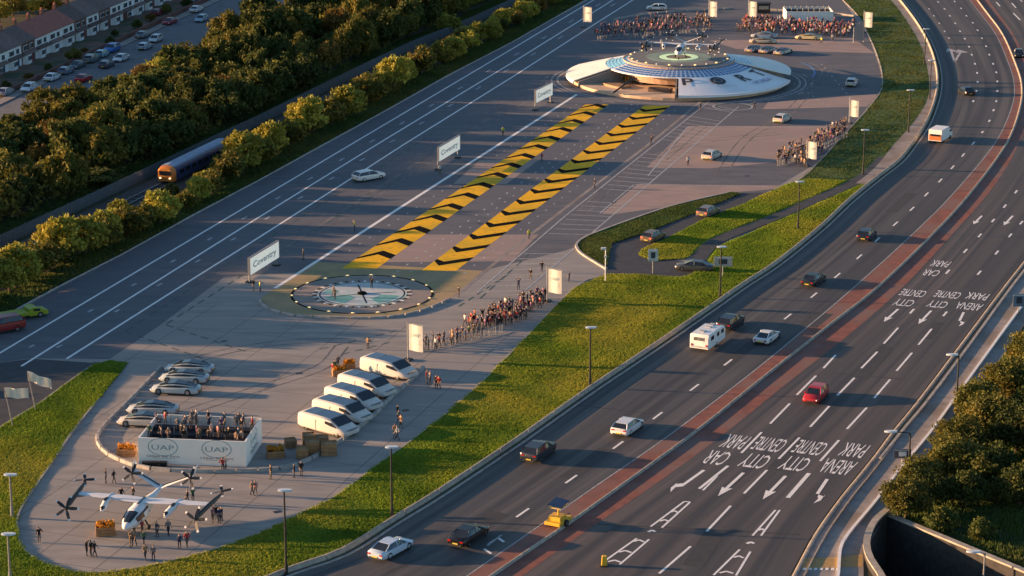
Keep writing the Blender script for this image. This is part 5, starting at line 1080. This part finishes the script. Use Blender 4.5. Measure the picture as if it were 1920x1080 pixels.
low_barrier([(1150, 38), (1200, 29), (1260, 23), (1340, 19), (1375, 17)], 'low pale barrier behind the left-hand back crowd'); low_barrier([(1440, 19), (1476, 21)], 'short pale barrier beside the smaller stand'); low_barrier([(1560, 26), (1606, 32)], 'short pale barrier between the smaller stand and the grass')
def crowd_fence(pix, label):
    pl = spline(pix, 1); o = thing('crowd_fence', label, 'fence', pl[0]); q = resample([p - pl[0] for p in pl], int(plen(pl) / 2.2) + 1)
    for a, b in zip(q, q[1:]):
        mb = MB(); mb.tube([a + Vector((0, 0, .9)), b + Vector((0, 0, .9))], .04, 5); mb.tube([a + Vector((0, 0, .2)), b + Vector((0, 0, .2))], .03, 5)
        for k in range(7): c = a.lerp(b, k / 7 + .02); mb.tube([c, c + Vector((0, 0, .9))], .02, 4)
        mb.build('fence_panel', M_steel, o)
crowd_fence([(775, 660), (840, 648), (905, 634), (945, 622)], 'steel crowd fence in front of the spectators by the verge'); crowd_fence([(1120, 76), (1200, 70), (1330, 60)], 'steel crowd fence before the left-hand back crowd'); crowd_fence([(1458, 312), (1500, 300), (1590, 258)], 'steel crowd fence before the side crowd')

# planters and crates
M_crate = mat('crate_wood', (.36, .20, .09), (.26, .14, .07), 1.5, .85)
M_orange = leaf_mat('orange_plants', (.55, .22, .02), (.35, .16, .02), (.42, .26, .03))
def planter(px, py, w, d, h, rz, label, plants=True):
    o = thing('wooden_planter' if plants else 'wooden_crate', label, 'planter' if plants else 'crate', P(px, py) + Vector((0, 0, .03)), rz, 'wooden boxes round the shuttle buses')
    for k in range(3):
        z = h * (k + .5) / 3; hh = h / 3 - .03
        for s in (-1, 1): MB().box((0, s * d / 2, z), (w, .06, hh)).build('plank', M_crate, o); MB().box((s * w / 2, 0, z), (.06, d - .07, hh)).build('plank', M_crate, o)
    MB().box((0, 0, h - .15), (w - .08, d - .08, .06)).build('soil' if plants else 'lid', M_bark if plants else M_crate, o)
    if plants: link('plants', quads_mesh('plants', nprng.uniform(-1, 1, (150, 3)) * [w * .48, d * .45, .22] + [0, 0, h + .12], .15, M_orange), o)
for a in [(238, 853, 1.7, 1.2, .7, 0, 'wooden planter of orange plants left of the open stand'), (517, 856, 1.6, 1.3, .7, .2, 'wooden planter of orange plants right of the open stand'), (655, 692, 1.2, 1.0, .7, .1, 'wooden planter behind the lone shuttle bus'), (636, 704, 1.4, 1.0, .7, .2, 'wooden planter between the lone shuttle bus and the row'), (198, 1001, 1.6, 1.3, .8, .2, 'wooden planter in front of the aircraft')]: planter(*a)
for a in [(567, 858, 1.1, 1.1, 1.0, .1, 'small wooden crate, the outermost of the pile by the stand'), (586, 850, 1.3, 1.2, 1.3, .1, 'tall wooden crate in the middle of the pile'), (617, 852, 1.4, 1.2, 1.2, .05, 'wide wooden crate at the barrier end of the pile'), (580, 836, 1.2, 1.2, 1.2, .2, 'wooden crate against the shuttle bus'), (545, 838, 1.0, 1.0, .8, .3, 'low wooden crate beside the shuttle row'), (605, 838, 1.1, 1.0, 1.1, .1, 'wooden crate at the back of the pile')]: planter(*a, False)
# dark cases by the stand foot and kiosk behind the crowd
for i, x in enumerate((274, 290, 306)):
    o = thing('flight_case', 'low dark case, %s of the three under the stand front' % ('first', 'second', 'last')[i], 'case', P(x, 874), srz, 'dark cases'); MB().box((0, 0, .2), (.7, .45, .36)).build('case_body', M_darkm, o, bevel=.03); MB().box((0, 0, .42), (.72, .47, .06)).build('lid', M_trim, o)
o = thing('kiosk', 'dark kiosk behind the right-hand back crowd', 'kiosk', P(1431, 24)); MB().box((0, 0, 1.0), (2.6, 2, 2.0)).build('walls', M_darkm, o); MB().box((0, 0, 2.06), (3.0, 2.4, .12)).build('roof', M_trim, o); MB().box((0, -1.03, 1.2), (2.0, .06, .7)).build('hatch', mat('kiosk_panel', (.3, .3, .25), (.25, .25, .2), 1, .6), o)
# ------------------------------------------------------------------ people
M_skin = mat('skin', (.42, .26, .19), (.36, .22, .16), 5, .6); M_shirt = mat('clothes_top', (1, 1, 1), (1, 1, 1), 1, .85, objcol=True); M_hair = mat('hair', (.03, .02, .015), (.06, .035, .02), 4, .7)
M_trs = [mat('trousers_navy', (.02, .025, .045), None, 4, .9), mat('trousers_grey', (.06, .06, .065), None, 4, .9), mat('trousers_tan', (.14, .10, .07), None, 4, .9)]
M_shoe = mat('shoes', (.015, .014, .013), None, 4, .7)
def person_mesh(pose, trs):
    J = {'pelvis': (0, 0, .93), 'waist': (0, 0, 1.08), 'chest': (0, .01, 1.32), 'neck': (0, 0, 1.48), 'head': (0, .015, 1.6), 'crown': (0, 0, 1.70)}
    rad = {'pelvis': .15, 'waist': .135, 'chest': .165, 'neck': .06, 'head': .095, 'crown': .07}
    E = [('pelvis', 'waist'), ('waist', 'chest'), ('chest', 'neck'), ('neck', 'head'), ('head', 'crown')]
    st = {'stand': .03, 'walk': .22, 'cheer': .04, 'wide': .06, 'hips': .03}[pose]
    for s, n in ((-1, 'l'), (1, 'r')):
        y = s * st
        J['hip' + n] = (s * .1, 0, .88); J['knee' + n] = (s * .11, y * .6 + .03, .49); J['ank' + n] = (s * (.11 + (.1 if pose == 'wide' else 0)), y - (.06 if y < 0 else 0), .09); J['toe' + n] = (s * .13, y + .16, .04)
        rad['hip' + n] = .1; rad['knee' + n] = .065; rad['ank' + n] = .045; rad['toe' + n] = .04
        E += [('pelvis', 'hip' + n), ('hip' + n, 'knee' + n), ('knee' + n, 'ank' + n), ('ank' + n, 'toe' + n)]
        J['sho' + n] = (s * .2, 0, 1.4); rad['sho' + n] = .075
        if pose == 'cheer': el, wr, ha = (s * .3, .1, 1.55), (s * .26, .16, 1.8), (s * .25, .18, 1.9)
        elif pose == 'hips': el, wr, ha = (s * .36, -.08, 1.16), (s * .22, .06, 1.0), (s * .16, .1, .98)
        elif pose == 'wide' and s > 0: el, wr, ha = (s * .28, .12, 1.15), (s * .16, .3, 1.25), (s * .12, .36, 1.3)
        else: el, wr, ha = (s * .26, -y * .5 - .02, 1.13), (s * .27, -y + .08, .9), (s * .26, -y + .12, .8)
        J['el' + n], J['wr' + n], J['ha' + n] = el, wr, ha; rad['el' + n] = .05; rad['wr' + n] = .038; rad['ha' + n] = .045
        E += [('chest', 'sho' + n), ('sho' + n, 'el' + n), ('el' + n, 'wr' + n), ('wr' + n, 'ha' + n)]
    names = list(J); me = bpy.data.meshes.new('pm'); me.from_pydata([J[k] for k in names], [(names.index(a), names.index(b)) for a, b in E], [])
    o = bpy.data.objects.new('pm', me); COL.objects.link(o); o.modifiers.new('s', 'SKIN')
    sv = me.skin_vertices[0].data
    for i, k in enumerate(names): sv[i].radius = (rad[k] * (1.2 if k in ('pelvis', 'waist', 'chest') else 1), rad[k] * (.75 if k in ('pelvis', 'waist', 'chest') else 1)); sv[i].use_root = (k == 'pelvis')
    sb = o.modifiers.new('d', 'SUBSURF'); sb.levels = 1
    dg = bpy.context.evaluated_depsgraph_get(); out = bpy.data.meshes.new_from_object(o.evaluated_get(dg)); out.name = 'person'; bpy.data.objects.remove(o)
    out.materials.clear()
    for m in (M_skin, M_shirt, M_trs[trs], M_hair, M_shoe): out.materials.append(m)
    for p in out.polygons:
        c = p.center; k = min(names, key=lambda n_: (Vector(J[n_]) - c).length); p.use_smooth = True
        if k in ('head', 'crown', 'neck'): p.material_index = 3 if (c.z > 1.655 or (c.y < -.01 and c.z > 1.56)) else 0
        elif k[:2] in ('wr', 'ha') and c.z < 2: p.material_index = 0
        elif k[:3] in ('toe',) or c.z < .1: p.material_index = 4
        elif c.z < .95: p.material_index = 2
        else: p.material_index = 1
    return out
PM = [person_mesh(a, b) for a, b in (('stand', 0), ('walk', 1), ('cheer', 0), ('wide', 2), ('hips', 1), ('walk', 0), ('stand', 2))]
POSE = ['standing', 'walking', 'with raised arms', 'holding a phone up', 'with hands on hips', 'walking', 'standing']
TOPS = [('black', (.012, .012, .014)), ('red', (.38, .03, .03)), ('white', (.62, .6, .57)), ('navy', (.025, .035, .09)), ('grey', (.16, .16, .17)), ('tan', (.32, .2, .12)), ('green', (.05, .13, .07)), ('pink', (.45, .2, .22)), ('purple', (.14, .06, .16)), ('bright yellow', (.6, .62, .06))]
def person(p, where, group, k=None, c=None, rz=None, s=None):
    k = rnd.randrange(len(PM)) if k is None else k; c = rnd.choices(range(9), [12, 4, 4, 6, 7, 4, 2, 2, 2])[0] if c is None else c
    o = link('person', PM[k]); s = s or rnd.uniform(.78, .9); o.location = p; o.rotation_euler = (0, 0, rnd.uniform(0, 6.28) if rz is None else rz); o.scale = (s, s, s); o.color = (*[v * .75 for v in TOPS[c][1]], 1)
    tag(o, 'person in %s, %s %s' % (TOPS[c][0], POSE[k], where), 'person', group)
G0 = Vector((0, 0, .03))
for x, y in [(199, 907), (214, 907), (252, 1003), (267, 1003), (246, 1025), (252, 1025), (270, 1023), (337, 1029), (351, 1026), (163, 1043), (171, 1045), (178, 1045), (273, 1051), (288, 1052), (74, 1018), (228, 940), (250, 940), (362, 942), (352, 946), (473, 930), (479, 928), (418, 886), (424, 885), (399, 980), (405, 975), (411, 982), (416, 978), (295, 1008), (316, 1004)]:
    person(P(x, y) + G0, 'near the parked aircraft', 'people round the parked aircraft')
for x, y in [(508, 899), (552, 896), (565, 893), (634, 690), (624, 703), (800, 720), (806, 722), (818, 728), (823, 730), (746, 783), (748, 795), (752, 803), (741, 822), (745, 826), (628, 700), (690, 655)]: person(P(x, y) + G0, 'near the shuttle buses', 'people by the shuttle buses')
for x, y, c in [(825, 328, 2), (943, 255, 9), (665, 433, 9), (992, 449, 9), (1115, 353, 0), (1290, 311, 2), (488, 548, 9), (860, 558, 0), (569, 488, 5), (628, 562, 5), (626, 556, 5), (697, 541, 0), (1016, 303, 1), (1221, 272, 0), (476, 545, 0), (1415, 205, 0), (1067, 529, 4), (1016, 510, 0), (995, 524, 0), (972, 544, 3), (890, 603, 1), (1540, 83, 9), (1561, 78, 2), (1313, 208, 4), (1256, 181, 0)]:
    person(P(x, y) + G0, 'out on the open tarmac', 'people out on the tarmac', c=c)
for x, y in [(1222, 161), (1227, 163), (1235, 162), (1248, 160), (1213, 164), (1186, 163)]: person(P(x, y) + Vector((0, 0, .5)), 'inside the open side of the dome', 'people inside the dome')
for x, y in [(1222, 90), (1240, 88), (1300, 90), (1330, 96), (1205, 98), (1345, 100)]: q = P(x, y, ZP + .25); person(q, 'on the landing deck of the dome', 'people on the landing deck')
for p, z in st_spots: person(Vector((p.x, p.y, z)), 'in the large white stand', 'people in the large stand')
def crowd(poly, n, md, where, group, rz=None):
    poly = [P(*q) for q in poly]; xs, ys = [p.x for p in poly], [p.y for p in poly]; got = []; t = 0
    while len(got) < n and t < 9000:
        t += 1; p = Vector((rnd.uniform(min(xs), max(xs)), rnd.uniform(min(ys), max(ys)), .03))
        if inside(p, poly) and all((p - q).length > md for q in got): got.append(p)
    for p in got: person(p, where, group, rz=None if rz is None else rz + rnd.uniform(-.6, .6))
    return got
crowd([(780, 656), (840, 640), (905, 622), (905, 632), (840, 650), (785, 664)], 24, .7, 'behind the steel fence', 'spectators by the steel fence')
crowd([(862, 615), (930, 585), (1020, 552), (1030, 565), (985, 600), (920, 622)], 44, .75, 'in the dense crowd by the verge', 'dense crowd by the verge')
crowd([(1450, 305), (1470, 285), (1520, 262), (1588, 232), (1586, 252), (1510, 315)], 48, .75, 'in the side crowd between two banners', 'side crowd')
crowd([(1108, 62), (1150, 46), (1250, 34), (1330, 32), (1333, 58), (1210, 68), (1118, 76)], 28, 1.4, 'among the back crowd behind the dome', 'left-hand back crowd')
crowd([(1376, 60), (1402, 36), (1605, 46), (1590, 72), (1500, 66), (1420, 66)], 32, 1.4, 'among the back crowd behind the parked low cars', 'right-hand back crowd')
# the rest of the two far crowds, too many to count
def crowd_mass(poly, n, md, label, cols):
    poly = [P(*q) for q in poly]; xs, ys = [p.x for p in poly], [p.y for p in poly]; V, F, Mi = [], [], []; mats_ = [M_skin, M_hair] + [mat('crowd_%s' % TOPS[c][0], TOPS[c][1], None, 3, .9) for c in cols] + M_trs
    src = []
    for m in PM[:5]:
        co = np.empty(len(m.vertices) * 3); m.vertices.foreach_get('co', co); src.append((co.reshape(-1, 3), [(tuple(p.vertices), p.material_index) for p in m.polygons]))
    got = []; t = 0; nv = 0
    while len(got) < n and t < 20000:
        t += 1; p = Vector((rnd.uniform(min(xs), max(xs)), rnd.uniform(min(ys), max(ys)), 0))
        if not inside(p, poly) or any((p - q).length < md for q in got): continue
        got.append(p); co, fs = rnd.choice(src); a = rnd.uniform(0, 6.28); s = rnd.uniform(.74, .86); c, sn = math.cos(a), math.sin(a)
        X = np.stack([(co[:, 0] * c - co[:, 1] * sn) * s + p.x, (co[:, 0] * sn + co[:, 1] * c) * s + p.y, co[:, 2] * s + .03], 1); V.append(X); tc = 2 + rnd.randrange(len(cols)); tt = 2 + len(cols) + rnd.randrange(3)
        for f, mi in fs: F.append(tuple(i + nv for i in f)); Mi.append((0, tc, tt, 1, 1)[mi])
        nv += len(co)
    me = bpy.data.meshes.new('crowd'); me.from_pydata(np.concatenate(V).tolist(), [], F); [me.materials.append(m) for m in mats_]; me.polygons.foreach_set('material_index', Mi); me.update()
    o = link('crowd', me); struct(o, 'stuff'); tag(o, label, 'crowd')
crowd_mass([(1108, 62), (1150, 46), (1250, 34), (1330, 32), (1333, 58), (1210, 68), (1118, 76)], 150, .62, 'packed spectators of the left-hand back crowd behind the dome', [0, 8, 4, 3, 7, 5])
crowd_mass([(1376, 60), (1402, 36), (1605, 46), (1590, 72), (1500, 66), (1420, 66)], 240, .6, 'packed spectators of the right-hand back crowd behind the dome', [1, 0, 5, 7, 8, 2])
crowd_mass([(862, 615), (930, 585), (1020, 552), (1030, 565), (985, 600), (920, 622)], 60, .5, 'packed spectators pressed together beside the wide verge', [0, 4, 3, 1, 8, 0])
crowd_mass([(1450, 305), (1470, 285), (1520, 262), (1588, 232), (1586, 252), (1510, 315)], 70, .55, 'packed spectators between the two banners of the side crowd', [0, 0, 4, 5, 8, 3])
